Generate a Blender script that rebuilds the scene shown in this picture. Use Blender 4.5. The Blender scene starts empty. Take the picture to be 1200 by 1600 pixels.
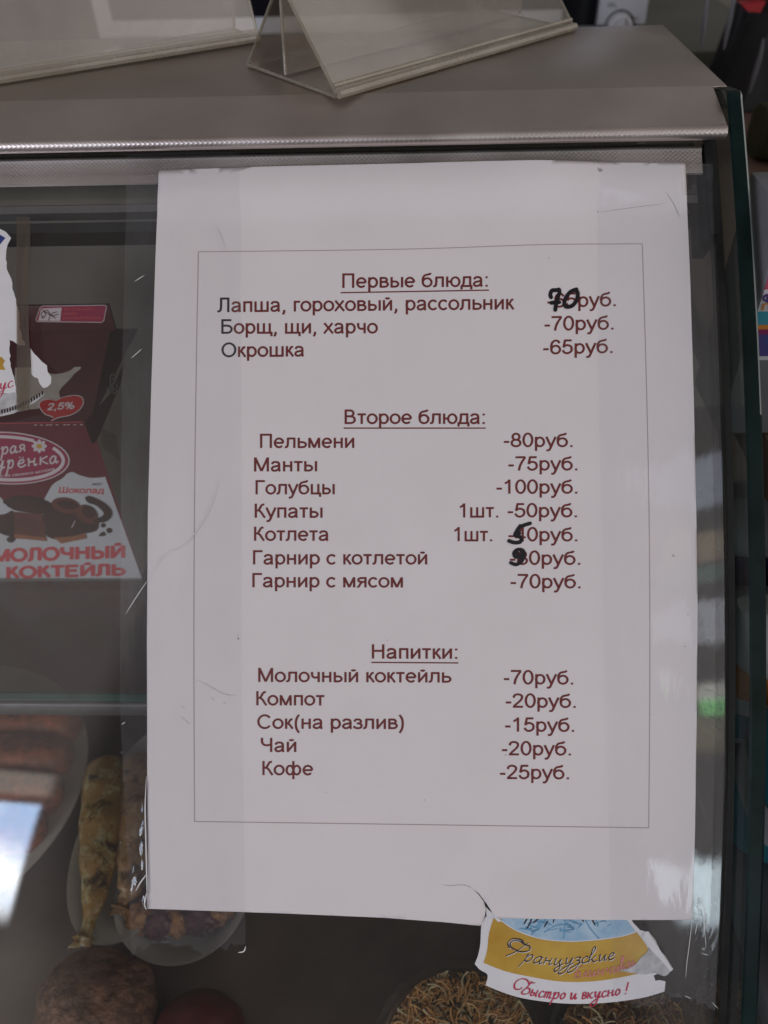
import bpy, bmesh, math, random
from mathutils import Vector, Matrix, noise
random.seed(7)
S = bpy.context.scene
C = S.collection
V = Vector

# ------------------------------------------------------------------ camera
CAM = V((-0.0014330, -0.2257254, 0.2127109))
YAW, PITCH, ROLL, FPX = -0.0506000, 0.7284527, -0.0360519, 1265.6
F = V((math.sin(YAW)*math.cos(PITCH), math.cos(YAW)*math.cos(PITCH), -math.sin(PITCH)))
R0 = V((math.cos(YAW), -math.sin(YAW), 0)); U0 = R0.cross(F)
RX = R0*math.cos(ROLL) + U0*math.sin(ROLL); UP = U0*math.cos(ROLL) - R0*math.sin(ROLL)
cd = bpy.data.cameras.new('camera'); cam = bpy.data.objects.new('camera', cd); C.objects.link(cam)
cam.matrix_world = Matrix(((RX.x, UP.x, -F.x, CAM.x), (RX.y, UP.y, -F.y, CAM.y), (RX.z, UP.z, -F.z, CAM.z), (0, 0, 0, 1)))
cd.sensor_fit = 'VERTICAL'; cd.sensor_height = 24.0; cd.lens = 24.0*FPX/1600.0
cd.clip_start = 0.01; cd.clip_end = 60
cd.dof.use_dof = True; cd.dof.focus_distance = 0.311; cd.dof.aperture_fstop = 7.5
S.camera = cam

# ------------------------------------------------------------------ light: dim shop, bright openings behind the viewer
W = bpy.data.worlds.new('World'); S.world = W; W.use_nodes = True
wt = W.node_tree; wt.nodes.clear()
def wn(t, **k):
    n = wt.nodes.new(t)
    for a, b in k.items(): setattr(n, a, b)
    return n
def wmath(op, a, b=None, clamp=False):
    n = wn('ShaderNodeMath', operation=op, use_clamp=clamp)
    for i, v in enumerate((a, b)):
        if v is None: continue
        if isinstance(v, (int, float)): n.inputs[i].default_value = v
        else: wt.links.new(v, n.inputs[i])
    return n.outputs[0]
def wramp(x, a, b, lo=0.0, hi=1.0):
    n = wn('ShaderNodeMapRange', interpolation_type='SMOOTHSTEP')
    wt.links.new(x, n.inputs[0])
    for i, v in zip((1, 2, 3, 4), (a, b, lo, hi)): n.inputs[i].default_value = v
    return n.outputs[0]
def wscale(fac, col):
    n = wn('ShaderNodeVectorMath', operation='SCALE')
    if isinstance(col, tuple): n.inputs[0].default_value = col
    else: wt.links.new(col, n.inputs[0])
    wt.links.new(fac, n.inputs['Scale']); return n.outputs[0]
def wadd(a, b):
    n = wn('ShaderNodeVectorMath', operation='ADD'); wt.links.new(a, n.inputs[0]); wt.links.new(b, n.inputs[1]); return n.outputs[0]
tc = wn('ShaderNodeTexCoord'); sx = wn('ShaderNodeSeparateXYZ'); wt.links.new(tc.outputs['Generated'], sx.inputs[0])
DX, DY, DZ = sx.outputs
AZ = wmath('MULTIPLY', wmath('ARCTAN2', DX, wmath('MULTIPLY', DY, -1.0)), 57.29578)   # 0 straight behind the viewer, + to the right
EL = wmath('MULTIPLY', wmath('ARCSINE', DZ), 57.29578)
def box(a0, a1, e0, e1, sa=.7, se=.5):
    m = wmath('MULTIPLY', wramp(AZ, a0-sa, a0+sa), wramp(AZ, a1-sa, a1+sa, 1, 0))
    return wmath('MULTIPLY', m, wmath('MULTIPLY', wramp(EL, e0-se, e0+se), wramp(EL, e1-se, e1+se, 1, 0)))
back = wramp(DY, .35, -.55)                       # the shop front side is the lighter one
up = wmath('MULTIPLY', wramp(DZ, -.35, .30), wramp(DZ, .60, .82, 1.0, .22))     # bright shop front, dim ceiling above the viewer
viewer = wmath('SUBTRACT', 1.0, wmath('MULTIPLY', box(-22.8, 13.5, -30, 58, 1.6, 9), .78))   # the person taking the picture stands in the way
tot = wscale(wmath('MULTIPLY', viewer, wmath('ADD', wmath('MULTIPLY', back, wmath('ADD', wmath('MULTIPLY', up, .40), .085)), .05)), (1.0, .90, .885))
fwd = wmath('MULTIPLY', wramp(DY, -.1, .4), wmath('MULTIPLY', wramp(DZ, .42, .60), wramp(DZ, .80, .92, 1.0, .5)))
tot = wadd(tot, wscale(fwd, (.22, .205, .20)))                                   # pale ceiling further in
tot = wadd(tot, wscale(box(-62, -20.0, -34, .5, 2.5, 3), (.30, .255, .22)))           # sunlit pavement seen through the door
# sky with clouds in the left-hand window
nz = wn('ShaderNodeTexNoise'); nz.inputs['Scale'].default_value = 9.0; nz.inputs['Detail'].default_value = 6.0; nz.inputs['Distortion'].default_value = .6
wt.links.new(tc.outputs['Generated'], nz.inputs['Vector'])
cl = wramp(nz.outputs[0], .38, .62)
mx = wn('ShaderNodeMix', data_type='RGBA'); wt.links.new(cl, mx.inputs[0])
mx.inputs[6].default_value = (4.6, 6.4, 9.8, 1); mx.inputs[7].default_value = (14.5, 15.0, 15.8, 1)
win = wmath('MULTIPLY', wmath('MULTIPLY', wramp(AZ, -52, -50), wramp(AZ, -24.7, -24.3, 1, 0)), wmath('MULTIPLY', wramp(EL, 1.5, 4.5), wramp(EL, 13.2, 13.7, 1, 0)))
tot = wadd(tot, wscale(win, mx.outputs[2]))
tot = wadd(tot, wscale(box(-52, -24.2, 14.3, 16.4, .5, .3), (1.5, 1.3, 1.15)))      # lit window head
tot = wadd(tot, wscale(box(-52, -27.0, -6.0, 1.0, .5, 1.2), (.55, .6, .72)))
# openings to the street on the right: sky, shopfront, greenery
tot = wadd(tot, wscale(box(16.0, 26.0, 3.4, 9.3, .5, .8), (4.6, 5.5, 6.0)))
tot = wadd(tot, wscale(box(8.2, 10.9, 4.2, 8.6, .6, 1.2), (2.6, 2.7, 3.0)))
tot = wadd(tot, wscale(box(20.3, 34.0, 30.6, 34.8, .5, .4), (1.25, 1.32, 1.5)))
tot = wadd(tot, wscale(box(20.3, 34.0, 24.9, 26.6, .4, .5), (1.9, 1.9, 1.75)))
tot = wadd(tot, wscale(box(20.5, 34.0, 23.4, 25.0, .4, .4), (.7, 2.3, .7)))
tot = wadd(tot, wscale(box(22.8, 40.0, 44.0, 49.0, .6, .4), (.9, 1.0, 1.25)))
tot = wadd(tot, wscale(box(22.3, 40.0, 38.6, 41.6, .4, .4), (.75, .58, .40)))
tot = wadd(tot, wscale(box(22.0, 40.0, 36.6, 38.3, .4, .3), (.22, .42, .36)))
tot = wadd(tot, wscale(box(19.0, 34.0, 20.0, 23.2, .5, .8), (.45, .40, .22)))
tot = wadd(tot, wscale(box(50, 128, 2, 55, 9, 7), (.85, .79, .75)))              # added light from the right, no visible source, brightens the carton's side
bg = wn('ShaderNodeBackground'); wo = wn('ShaderNodeOutputWorld')
wt.links.new(tot, bg.inputs[0]); wt.links.new(bg.outputs[0], wo.inputs[0]); bg.inputs[1].default_value = 1.0
W.cycles.sampling_method = 'MANUAL'; W.cycles.sample_map_resolution = 2048
S.view_settings.view_transform = 'Standard'; S.view_settings.look = 'None'
S.view_settings.gamma = 1; S.view_settings.exposure = -0.08; S.view_settings.use_curve_mapping = False
S.cycles.transparent_max_bounces = 40; S.cycles.max_bounces = 8; S.cycles.use_denoising = True
S.cycles.caustics_reflective = False; S.cycles.caustics_refractive = False

# ------------------------------------------------------------------ glass front: a gently curved sheet (x, s along the curve, h outward)
TH, K = 0.7675710889767934, 0.9238086526511846
CY, CZ = math.cos(TH)/K, -math.sin(TH)/K
PHI = -0.0048944
def G(u, s, h=0.0):
    a = TH + K*s
    r = 1/K + h
    return V((u, CY - r*math.cos(a), CZ + r*math.sin(a)))
def ray(x, y): return F + RX*((x-600)/FPX) - UP*((y-800)/FPX)
def gs(x, y, off=0.0):
    d = ray(x, y); r = 1/K+off
    oy, oz = CAM.y-CY, CAM.z-CZ
    A = d.y*d.y+d.z*d.z; B = 2*(oy*d.y+oz*d.z); Cc = oy*oy+oz*oz-r*r
    t = (-B-math.sqrt(B*B-4*A*Cc))/(2*A)
    P = CAM+d*t
    return P.x, (math.atan2(P.z-CZ, -(P.y-CY))-TH)/K
def on_plane(x, y, p0, n):
    d = ray(x, y); n = V(n); return CAM + d*((V(p0)-CAM).dot(n)/d.dot(n))
def on_z(x, y, z): return on_plane(x, y, (0, 0, z), (0, 0, 1))
def on_y(x, y, yy): return on_plane(x, y, (0, yy, 0), (0, 1, 0))

# ------------------------------------------------------------------ mesh builder
class MB:
    def __init__(s): s.v = []; s.f = []; s.m = []; s.mats = []
    def mi(s, mat):
        if mat not in s.mats: s.mats.append(mat)
        return s.mats.index(mat)
    def add(s, vs, fs, mat):
        o = len(s.v); i = s.mi(mat)
        s.v += [V(p) for p in vs]; s.f += [tuple(o+k for k in f) for f in fs]; s.m += [i]*len(fs)
        return s
    def box(s, a, b, mat, bev=0.0):
        bm = bmesh.new(); bmesh.ops.create_cube(bm, size=1)
        for v in bm.verts: v.co = V([a[i]+(b[i]-a[i])*(v.co[i]+.5) for i in range(3)])
        if bev: bmesh.ops.bevel(bm, geom=bm.edges[:], offset=bev, segments=2, affect='EDGES', profile=.5)
        return s.bm(bm, mat)
    def bm(s, bm, mat):
        bm.verts.index_update()
        s.add([v.co.copy() for v in bm.verts], [[v.index for v in f.verts] for f in bm.faces], mat); bm.free(); return s
    def grid(s, fn, nu, nv, mat):
        vs = [fn(i/nu, j/nv) for j in range(nv+1) for i in range(nu+1)]
        fs = [(j*(nu+1)+i, j*(nu+1)+i+1, (j+1)*(nu+1)+i+1, (j+1)*(nu+1)+i) for j in range(nv) for i in range(nu)]
        return s.add(vs, fs, mat)
    def slab(s, fn, nu, nv, t0, t1, mat):
        # closed slab between offsets t0 and t1; fn(a,b,h)
        n = (nu+1)*(nv+1)
        vs = [fn(i/nu, j/nv, h) for h in (t1, t0) for j in range(nv+1) for i in range(nu+1)]
        I = lambda k, i, j: k*n + j*(nu+1)+i
        fs = []
        for j in range(nv):
            for i in range(nu):
                fs.append((I(0,i,j), I(0,i+1,j), I(0,i+1,j+1), I(0,i,j+1))); fs.append((I(1,i,j), I(1,i,j+1), I(1,i+1,j+1), I(1,i+1,j)))
        for i in range(nu):
            fs.append((I(1,i,0), I(1,i+1,0), I(0,i+1,0), I(0,i,0))); fs.append((I(0,i,nv), I(0,i+1,nv), I(1,i+1,nv), I(1,i,nv)))
        for j in range(nv):
            fs.append((I(0,0,j), I(0,0,j+1), I(1,0,j+1), I(1,0,j))); fs.append((I(1,nu,j), I(1,nu,j+1), I(0,nu,j+1), I(0,nu,j)))
        return s.add(vs, fs, mat)
    def tube(s, pts, rad, mat, n=8, cap=True):
        pts = [V(p) for p in pts]; vs = []; fs = []
        ref = V((0.123, .3, 1)).normalized()
        for i, p in enumerate(pts):
            t = (pts[min(i+1, len(pts)-1)]-pts[max(i-1, 0)]).normalized()
            a = t.cross(ref).normalized(); b = t.cross(a)
            r = rad[i] if isinstance(rad, (list, tuple)) else rad
            vs += [p + (a*math.cos(k*2*math.pi/n) + b*math.sin(k*2*math.pi/n))*r for k in range(n)]
        for i in range(len(pts)-1):
            for k in range(n): fs.append((i*n+k, i*n+(k+1) % n, (i+1)*n+(k+1) % n, (i+1)*n+k))
        if cap: fs.append(tuple(range(n))[::-1]); fs.append(tuple((len(pts)-1)*n+k for k in range(n)))
        return s.add(vs, fs, mat)
    def lathe(s, c, prof, mat, n=48, sx=1, sy=1, rot=0):
        vs = []; fs = []
        for r, z in prof:
            for k in range(n):
                a = 2*math.pi*k/n; x, y = r*math.cos(a)*sx, r*math.sin(a)*sy
                vs.append(V(c)+V((x*math.cos(rot)-y*math.sin(rot), x*math.sin(rot)+y*math.cos(rot), z)))
        for i in range(len(prof)-1):
            for k in range(n): fs.append((i*n+k, i*n+(k+1) % n, (i+1)*n+(k+1) % n, (i+1)*n+k))
        return s.add(vs, fs, mat)
    def build(s, name, parent=None, smooth=True, angle=35):
        o0 = V((0, 0, 0))
        if parent is not None:
            p = parent
            while p is not None: o0 = o0 + V(p.location); p = p.parent
        me = bpy.data.meshes.new(name)
        if parent is None and s.v:
            lo = V([min(v[i] for v in s.v) for i in range(3)]); hi = V([max(v[i] for v in s.v) for i in range(3)])
            o0 = V(((lo.x+hi.x)/2, (lo.y+hi.y)/2, lo.z))
        me.from_pydata([v-o0 for v in s.v], [], s.f)
        for m in s.mats: me.materials.append(m)
        me.polygons.foreach_set('material_index', s.m)
        if smooth:
            me.polygons.foreach_set('use_smooth', [True]*len(me.polygons))
            me.set_sharp_from_angle(angle=math.radians(angle))
        me.update()
        o = bpy.data.objects.new(name, me); C.objects.link(o)
        if parent is not None: o.parent = parent
        else: o.location = o0
        return o
def tag(o, label=None, cat=None, group=None, kind=None):
    for k, v in (('label', label), ('category', cat), ('group', group), ('kind', kind)):
        if v: o[k] = v
    return o
def thing(name, loc, label, cat, group=None):
    o = bpy.data.objects.new(name, None); C.objects.link(o); o.location = loc; o.empty_display_size = .02
    return tag(o, label, cat, group)

# ------------------------------------------------------------------ materials
def mat(name, col, rough=.5, metal=0.0, var=.0, scale=60.0, bump=0.0, bscale=300.0, spec=.5, col2=None, rvar=.0, coat=0.0):
    m = bpy.data.materials.new(name); m.use_nodes = True
    t = m.node_tree; b = t.nodes['Principled BSDF']
    b.inputs['Base Color'].default_value = (*col, 1); b.inputs['Roughness'].default_value = rough
    b.inputs['Metallic'].default_value = metal; b.inputs['Specular IOR Level'].default_value = spec
    b.inputs['Coat Weight'].default_value = coat
    tcn = t.nodes.new('ShaderNodeTexCoord')
    if var or col2:
        n = t.nodes.new('ShaderNodeTexNoise'); n.inputs['Scale'].default_value = scale; n.inputs['Detail'].default_value = 6; n.inputs['Roughness'].default_value = .62
        t.links.new(tcn.outputs['Object'], n.inputs['Vector'])
        r = t.nodes.new('ShaderNodeMapRange'); r.inputs[1].default_value = .34; r.inputs[2].default_value = .66; t.links.new(n.outputs[0], r.inputs[0])
        x = t.nodes.new('ShaderNodeMix'); x.data_type = 'RGBA'; t.links.new(r.outputs[0], x.inputs[0])
        c2 = col2 if col2 else tuple(c*(1-var) for c in col)
        c1 = col if col2 else tuple(min(1, c*(1+var)) for c in col)
        x.inputs[6].default_value = (*c1, 1); x.inputs[7].default_value = (*c2, 1)
        t.links.new(x.outputs[2], b.inputs['Base Color'])
        if rvar:
            rr = t.nodes.new('ShaderNodeMapRange'); rr.inputs[3].default_value = rough-rvar; rr.inputs[4].default_value = rough+rvar
            t.links.new(n.outputs[0], rr.inputs[0]); t.links.new(rr.outputs[0], b.inputs['Roughness'])
    if bump:
        n2 = t.nodes.new('ShaderNodeTexNoise'); n2.inputs['Scale'].default_value = bscale; n2.inputs['Detail'].default_value = 5
        t.links.new(tcn.outputs['Object'], n2.inputs['Vector'])
        bp = t.nodes.new('ShaderNodeBump'); bp.inputs['Strength'].default_value = 1.0; bp.inputs['Distance'].default_value = bump
        t.links.new(n2.outputs[0], bp.inputs['Height']); t.links.new(bp.outputs[0], b.inputs['Normal'])
    return m

def clear(name, tint=(1, 1, 1), rough=0.0, f0=.04, haze=0.0, hazecol=(.6, .6, .6), bump=0.0, bscale=200.0, stretch=None, hazescale=40.0):
    """thin clear sheet: what lies behind shows through, the surface mirrors by angle; haze = dirt film"""
    m = bpy.data.materials.new(name); m.use_nodes = True
    t = m.node_tree; t.nodes.clear(); N = t.nodes.new; L = t.links.new
    out = N('ShaderNodeOutputMaterial'); tr = N('ShaderNodeBsdfTransparent'); tr.inputs[0].default_value = (*tint, 1)
    gl = N('ShaderNodeBsdfAnisotropic'); gl.inputs['Roughness'].default_value = rough; gl.inputs['Color'].default_value = (1, 1, 1, 1)
    ge = N('ShaderNodeNewGeometry'); dt = N('ShaderNodeVectorMath'); dt.operation = 'DOT_PRODUCT'
    L(ge.outputs['Normal'], dt.inputs[0]); L(ge.outputs['Incoming'], dt.inputs[1])
    def mth(op, a, b=None):
        n = N('ShaderNodeMath'); n.operation = op
        for i, v in enumerate((a, b)):
            if v is None: continue
            if isinstance(v, (int, float)): n.inputs[i].default_value = v
            else: L(v, n.inputs[i])
        return n.outputs[0]
    c = mth('ABSOLUTE', dt.outputs['Value']); p = mth('POWER', mth('SUBTRACT', 1.0, c), 5.0)
    fr = mth('ADD', mth('MULTIPLY', p, 1-f0), f0)
    tcn = N('ShaderNodeTexCoord'); mp = N('ShaderNodeMapping'); L(tcn.outputs['Object'], mp.inputs[0])
    if stretch: mp.inputs['Scale'].default_value = stretch
    if bump:
        n2 = N('ShaderNodeTexNoise'); n2.inputs['Scale'].default_value = bscale; n2.inputs['Detail'].default_value = 3; L(mp.outputs[0], n2.inputs['Vector'])
        bp = N('ShaderNodeBump'); bp.inputs['Distance'].default_value = bump; L(n2.outputs[0], bp.inputs['Height']); L(bp.outputs[0], gl.inputs['Normal'])
    base = tr.outputs[0]
    if haze:
        n3 = N('ShaderNodeTexNoise'); n3.inputs['Scale'].default_value = hazescale; n3.inputs['Detail'].default_value = 7; n3.inputs['Roughness'].default_value = .7; L(mp.outputs[0], n3.inputs['Vector'])
        mr = N('ShaderNodeMapRange'); mr.inputs[1].default_value = .3; mr.inputs[2].default_value = .75; mr.inputs[3].default_value = haze*.55; mr.inputs[4].default_value = haze*1.6; L(n3.outputs[0], mr.inputs[0])
        df = N('ShaderNodeBsdfDiffuse'); df.inputs[0].default_value = (*hazecol, 1)
        mh = N('ShaderNodeMixShader'); L(mr.outputs[0], mh.inputs[0]); L(base, mh.inputs[1]); L(df.outputs[0], mh.inputs[2]); base = mh.outputs[0]
    mxs = N('ShaderNodeMixShader'); L(fr, mxs.inputs[0]); L(base, mxs.inputs[1]); L(gl.outputs[0], mxs.inputs[2]); L(mxs.outputs[0], out.inputs[0])
    return m

def steel(name, col=(.42, .40, .39), rough=.34, brushed=True, emboss=False):
    m = bpy.data.materials.new(name); m.use_nodes = True
    t = m.node_tree; b = t.nodes['Principled BSDF']; N = t.nodes.new; L = t.links.new
    b.inputs['Base Color'].default_value = (*col, 1); b.inputs['Metallic'].default_value = 1.0; b.inputs['Roughness'].default_value = rough
    tcn = N('ShaderNodeTexCoord')
    sm = N('ShaderNodeTexNoise'); sm.inputs['Scale'].default_value = 22; sm.inputs['Detail'].default_value = 6; L(tcn.outputs['Object'], sm.inputs['Vector'])
    rr = N('ShaderNodeMapRange'); rr.inputs[1].default_value = .3; rr.inputs[2].default_value = .7; rr.inputs[3].default_value = rough-.07; rr.inputs[4].default_value = rough+.1
    L(sm.outputs[0], rr.inputs[0]); L(rr.outputs[0], b.inputs['Roughness'])
    cr = N('ShaderNodeMix'); cr.data_type = 'RGBA'; L(sm.outputs[0], cr.inputs[0]); cr.inputs[6].default_value = (*[c*.86 for c in col], 1); cr.inputs[7].default_value = (*[c*1.1 for c in col], 1)
    L(cr.outputs[2], b.inputs['Base Color'])
    bp = N('ShaderNodeBump'); L(bp.outputs[0], b.inputs['Normal'])
    if emboss:
        # woven-looking embossing: staggered rows of small pits, in the strip's own UV (metres)
        uv = N('ShaderNodeUVMap'); sp = N('ShaderNodeSeparateXYZ'); L(uv.outputs[0], sp.inputs[0])
        def mth(op, a, b_=None):
            n = N('ShaderNodeMath'); n.operation = op
            for i, v in enumerate((a, b_)):
                if v is None: continue
                if isinstance(v, (int, float)): n.inputs[i].default_value = v
                else: L(v, n.inputs[i])
            return n.outputs[0]
        a1 = mth('SINE', mth('MULTIPLY', sp.outputs[0], 2*math.pi/.0019)); a2 = mth('SINE', mth('MULTIPLY', sp.outputs[1], 2*math.pi/.0017))
        L(mth('MULTIPLY', a1, a2), bp.inputs['Height']); bp.inputs['Distance'].default_value = .000022
    else:
        mp = N('ShaderNodeMapping'); mp.inputs['Scale'].default_value = (3, 400, 400); L(tcn.outputs['Object'], mp.inputs[0])
        n2 = N('ShaderNodeTexNoise'); n2.inputs['Scale'].default_value = 6; n2.inputs['Detail'].default_value = 3; L(mp.outputs[0], n2.inputs['Vector'])
        L(n2.outputs[0], bp.inputs['Height']); bp.inputs['Distance'].default_value = .00004
    return m

M = {}
M['paper'] = mat('paper_white', (.755, .702, .705), .75, var=.018, scale=30, bump=.00003, bscale=900)
M['ink'] = mat('maroon_ink', (.155, .021, .020), .6, var=.12, scale=500)
M['black_ink'] = mat('black_ink', (.02, .012, .018), .5)
M['marker'] = mat('black_marker', (.008, .006, .010), .38, var=.3, scale=300)
M['frame_ink'] = mat('grey_brown_ink', (.40, .31, .30), .7)
M['glass'] = clear('front_glass', (.955, .96, .95), 0.0, .043, haze=.007, hazecol=(.55, .5, .49), hazescale=28)
M['side_glass'] = clear('side_glass', (.80, .86, .84), 0.0, .05, haze=.03, hazecol=(.4, .4, .4), hazescale=30)
M['glass_edge'] = mat('dark_green_glass_edge', (.004, .012, .011), .3, spec=.12, var=.5, scale=40, bump=.0001, bscale=200)
M['glass_bright_edge'] = mat('ground_glass_edge', (.30, .33, .32), .25)
M['shelf_glass'] = clear('shelf_glass', (.70, .75, .72),   .24, .05, haze=.22, hazecol=(.22, .18, .165))
M['shelf_edge'] = mat('green_glass_edge', (.035, .085, .070), .25, var=.3, scale=60)
M['tape'] = clear('clear_tape', (.998, .999, 1.0), .05, .028, haze=.024, hazecol=(.86, .87, .98), bump=.00006, bscale=120, stretch=(2.2, 1, .5), hazescale=55)
M['tape_bead'] = clear('tape_bubble', (.9, .9, .92), .05, .10)
M['scratch_glint'] = mat('pale_scratch_glint', (.70, .69, .70), .35)
M['dirt'] = mat('grey_smudge', (.38, .33, .33), .8)
M['brown_film'] = clear('brown_translucent_film', (.50, .43, .36), .2, .05, haze=.22, hazecol=(.28, .23, .19), bump=.0002, bscale=60, stretch=(8, .25, .25), hazescale=50)
M['steel_top'] = steel('brushed_steel', (.50, .44, .41), .36)
M['steel_emboss'] = steel('embossed_steel', (.62, .545, .52), .40, emboss=True)
M['steel_rail'] = steel('rail_steel', (.66, .60, .575), .46, emboss=True)
M['gap_shade'] = mat('dull_shadow_strip', (.16, .145, .14), .45, .6, var=.15, scale=60)
M['alu'] = mat('matt_aluminium', (.36, .36, .38), .42, 1.0, var=.1, scale=80)
M['seal'] = mat('black_rubber', (.014, .014, .013), .45, var=.3, scale=80)
M['beige'] = mat('beige_panel', (.21, .175, .148), .5, var=.10, scale=14, bump=.0001, bscale=60)
M['deck'] = mat('dark_steel_deck', (.17, .138, .124), .4, .3, var=.18, scale=18)
M['inner_rail'] = mat('inner_rail', (.23, .215, .19), .35, .4, var=.12, scale=40)
M['acrylic'] = clear('yellowed_acrylic', (.93, .905, .87), .10, .06, haze=.14, hazecol=(.60, .55, .51), bump=.0001, bscale=25, hazescale=30)
M['acrylic_edge'] = clear('acrylic_edge', (.80, .75, .66), .18, .08, haze=.38, hazecol=(.50, .45, .37))

# ------------------------------------------------------------------ polygons on surfaces
def cut_poly(pts2, du, ds):
    bm = bmesh.new(); vs = [bm.verts.new((p[0], p[1], 0)) for p in pts2]
    f = bm.faces.new(vs); f.normal_update()
    if f.normal.z < 0: f.normal_flip()
    bmesh.ops.triangulate(bm, faces=bm.faces[:], ngon_method='EAR_CLIP')
    for ax, d in ((0, du), (1, ds)):
        if not d: continue
        lo = min(v.co[ax] for v in bm.verts); hi = max(v.co[ax] for v in bm.verts); k = math.ceil(lo/d)
        while k*d < hi:
            co = V((0, 0, 0)); no = V((0, 0, 0)); co[ax] = k*d; no[ax] = 1
            bmesh.ops.bisect_plane(bm, geom=bm.verts[:]+bm.edges[:]+bm.faces[:], dist=1e-7, plane_co=co, plane_no=no); k += 1
    bmesh.ops.dissolve_degenerate(bm, dist=2e-6, edges=bm.edges[:])
    for f in bm.faces: f.normal_update()
    bad = [f for f in bm.faces if f.calc_area() < 1e-12]
    if bad: bmesh.ops.delete(bm, geom=bad, context='FACES_ONLY')
    for f in bm.faces:
        if f.normal.z < 0: f.normal_flip()
    bm.verts.index_update()
    vv = [(v.co.x, v.co.y) for v in bm.verts]; ff = [[v.index for v in f.verts] for f in bm.faces]; bm.free()
    return vv, ff
def poly_glass(mb, px, off, m, du=0, ds=.003, hf=None):
    vv, ff = cut_poly([gs(x, y) for x, y in px], du, ds)
    mb.add([G(u, s, (hf(u, s) if hf else 0)+off) for u, s in vv], ff, m)
def poly_face(mb, px, p0, n, off, m):
    n = V(n).normalized(); P = [on_plane(x, y, p0, n)+n*off for x, y in px]
    a = (P[1]-P[0]).normalized() if (P[1]-P[0]).length > 0 else V((1, 0, 0)); a = n.orthogonal().normalized(); b = n.cross(a)
    vv, ff = cut_poly([((p-P[0]).dot(a), (p-P[0]).dot(b)) for p in P], 0, 0)
    mb.add([P[0]+a*x+b*y for x, y in vv], ff, m)
def smooth_pts(p, n=6, closed=False):
    p = [V((a[0], a[1], 0)) for a in p]; out = []
    L = len(p); rng = range(L) if closed else range(L-1)
    for i in rng:
        if closed: a, b, c, d = p[(i-1) % L], p[i], p[(i+1) % L], p[(i+2) % L]
        else: a, b, c, d = p[max(i-1, 0)], p[i], p[i+1], p[min(i+2, L-1)]
        for k in range(n):
            t = k/n
            q = .5*((2*b)+(c-a)*t+(2*a-5*b+4*c-d)*t*t+(3*b-a-3*c+d)*t**3); out.append((q.x, q.y))
    if not closed: out.append((p[-1].x, p[-1].y))
    return out
def ribbon(px, w, nib=None, taper=0.0):
    """pen stroke in picture units -> list of quads (as 2-D points) with half width by nib angle"""
    n = len(px); L = []; Rr = []
    for i in range(n):
        a = px[max(i-1, 0)]; b = px[min(i+1, n-1)]; dx, dy = b[0]-a[0], b[1]-a[1]; l = math.hypot(dx, dy) or 1; dx /= l; dy /= l
        h = w/2
        if nib is not None:
            ang = math.radians(nib); h = w/2*(.28+.72*abs(dx*math.sin(ang)+dy*math.cos(ang)))
        if taper:
            e = min(i, n-1-i)/max(1, n*.25); h *= 1-taper*(1-min(1, e))
        L.append((px[i][0]-dy*h, px[i][1]+dx*h)); Rr.append((px[i][0]+dy*h, px[i][1]-dx*h))
    return L, Rr
def stroke(mb, px, w, surf, off, m, nib=None, n=6, taper=0.0, round_cap=False, step=2e-6):
    p = smooth_pts(px, n) if n > 1 else px
    L, Rr = ribbon(p, w, nib, taper); k = len(p); z = random.random()*4e-6
    vs = [surf(x, y, off+z+i*step) for i, (x, y) in enumerate(L)]+[surf(x, y, off+z+i*step) for i, (x, y) in enumerate(Rr)]
    mb.add(vs, [(i, i+1, k+i+1, k+i) for i in range(k-1)], m)
    if round_cap:
        for c, zz in ((p[0], -3e-6), (p[-1], k*step+4e-6)):
            cc = [(c[0]+w/2*math.cos(a*math.pi/6), c[1]-w/2*math.sin(a*math.pi/6)) for a in range(12)]
            mb.add([surf(x, y, off+z+zz) for x, y in cc], [tuple(range(12))], m)

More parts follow.
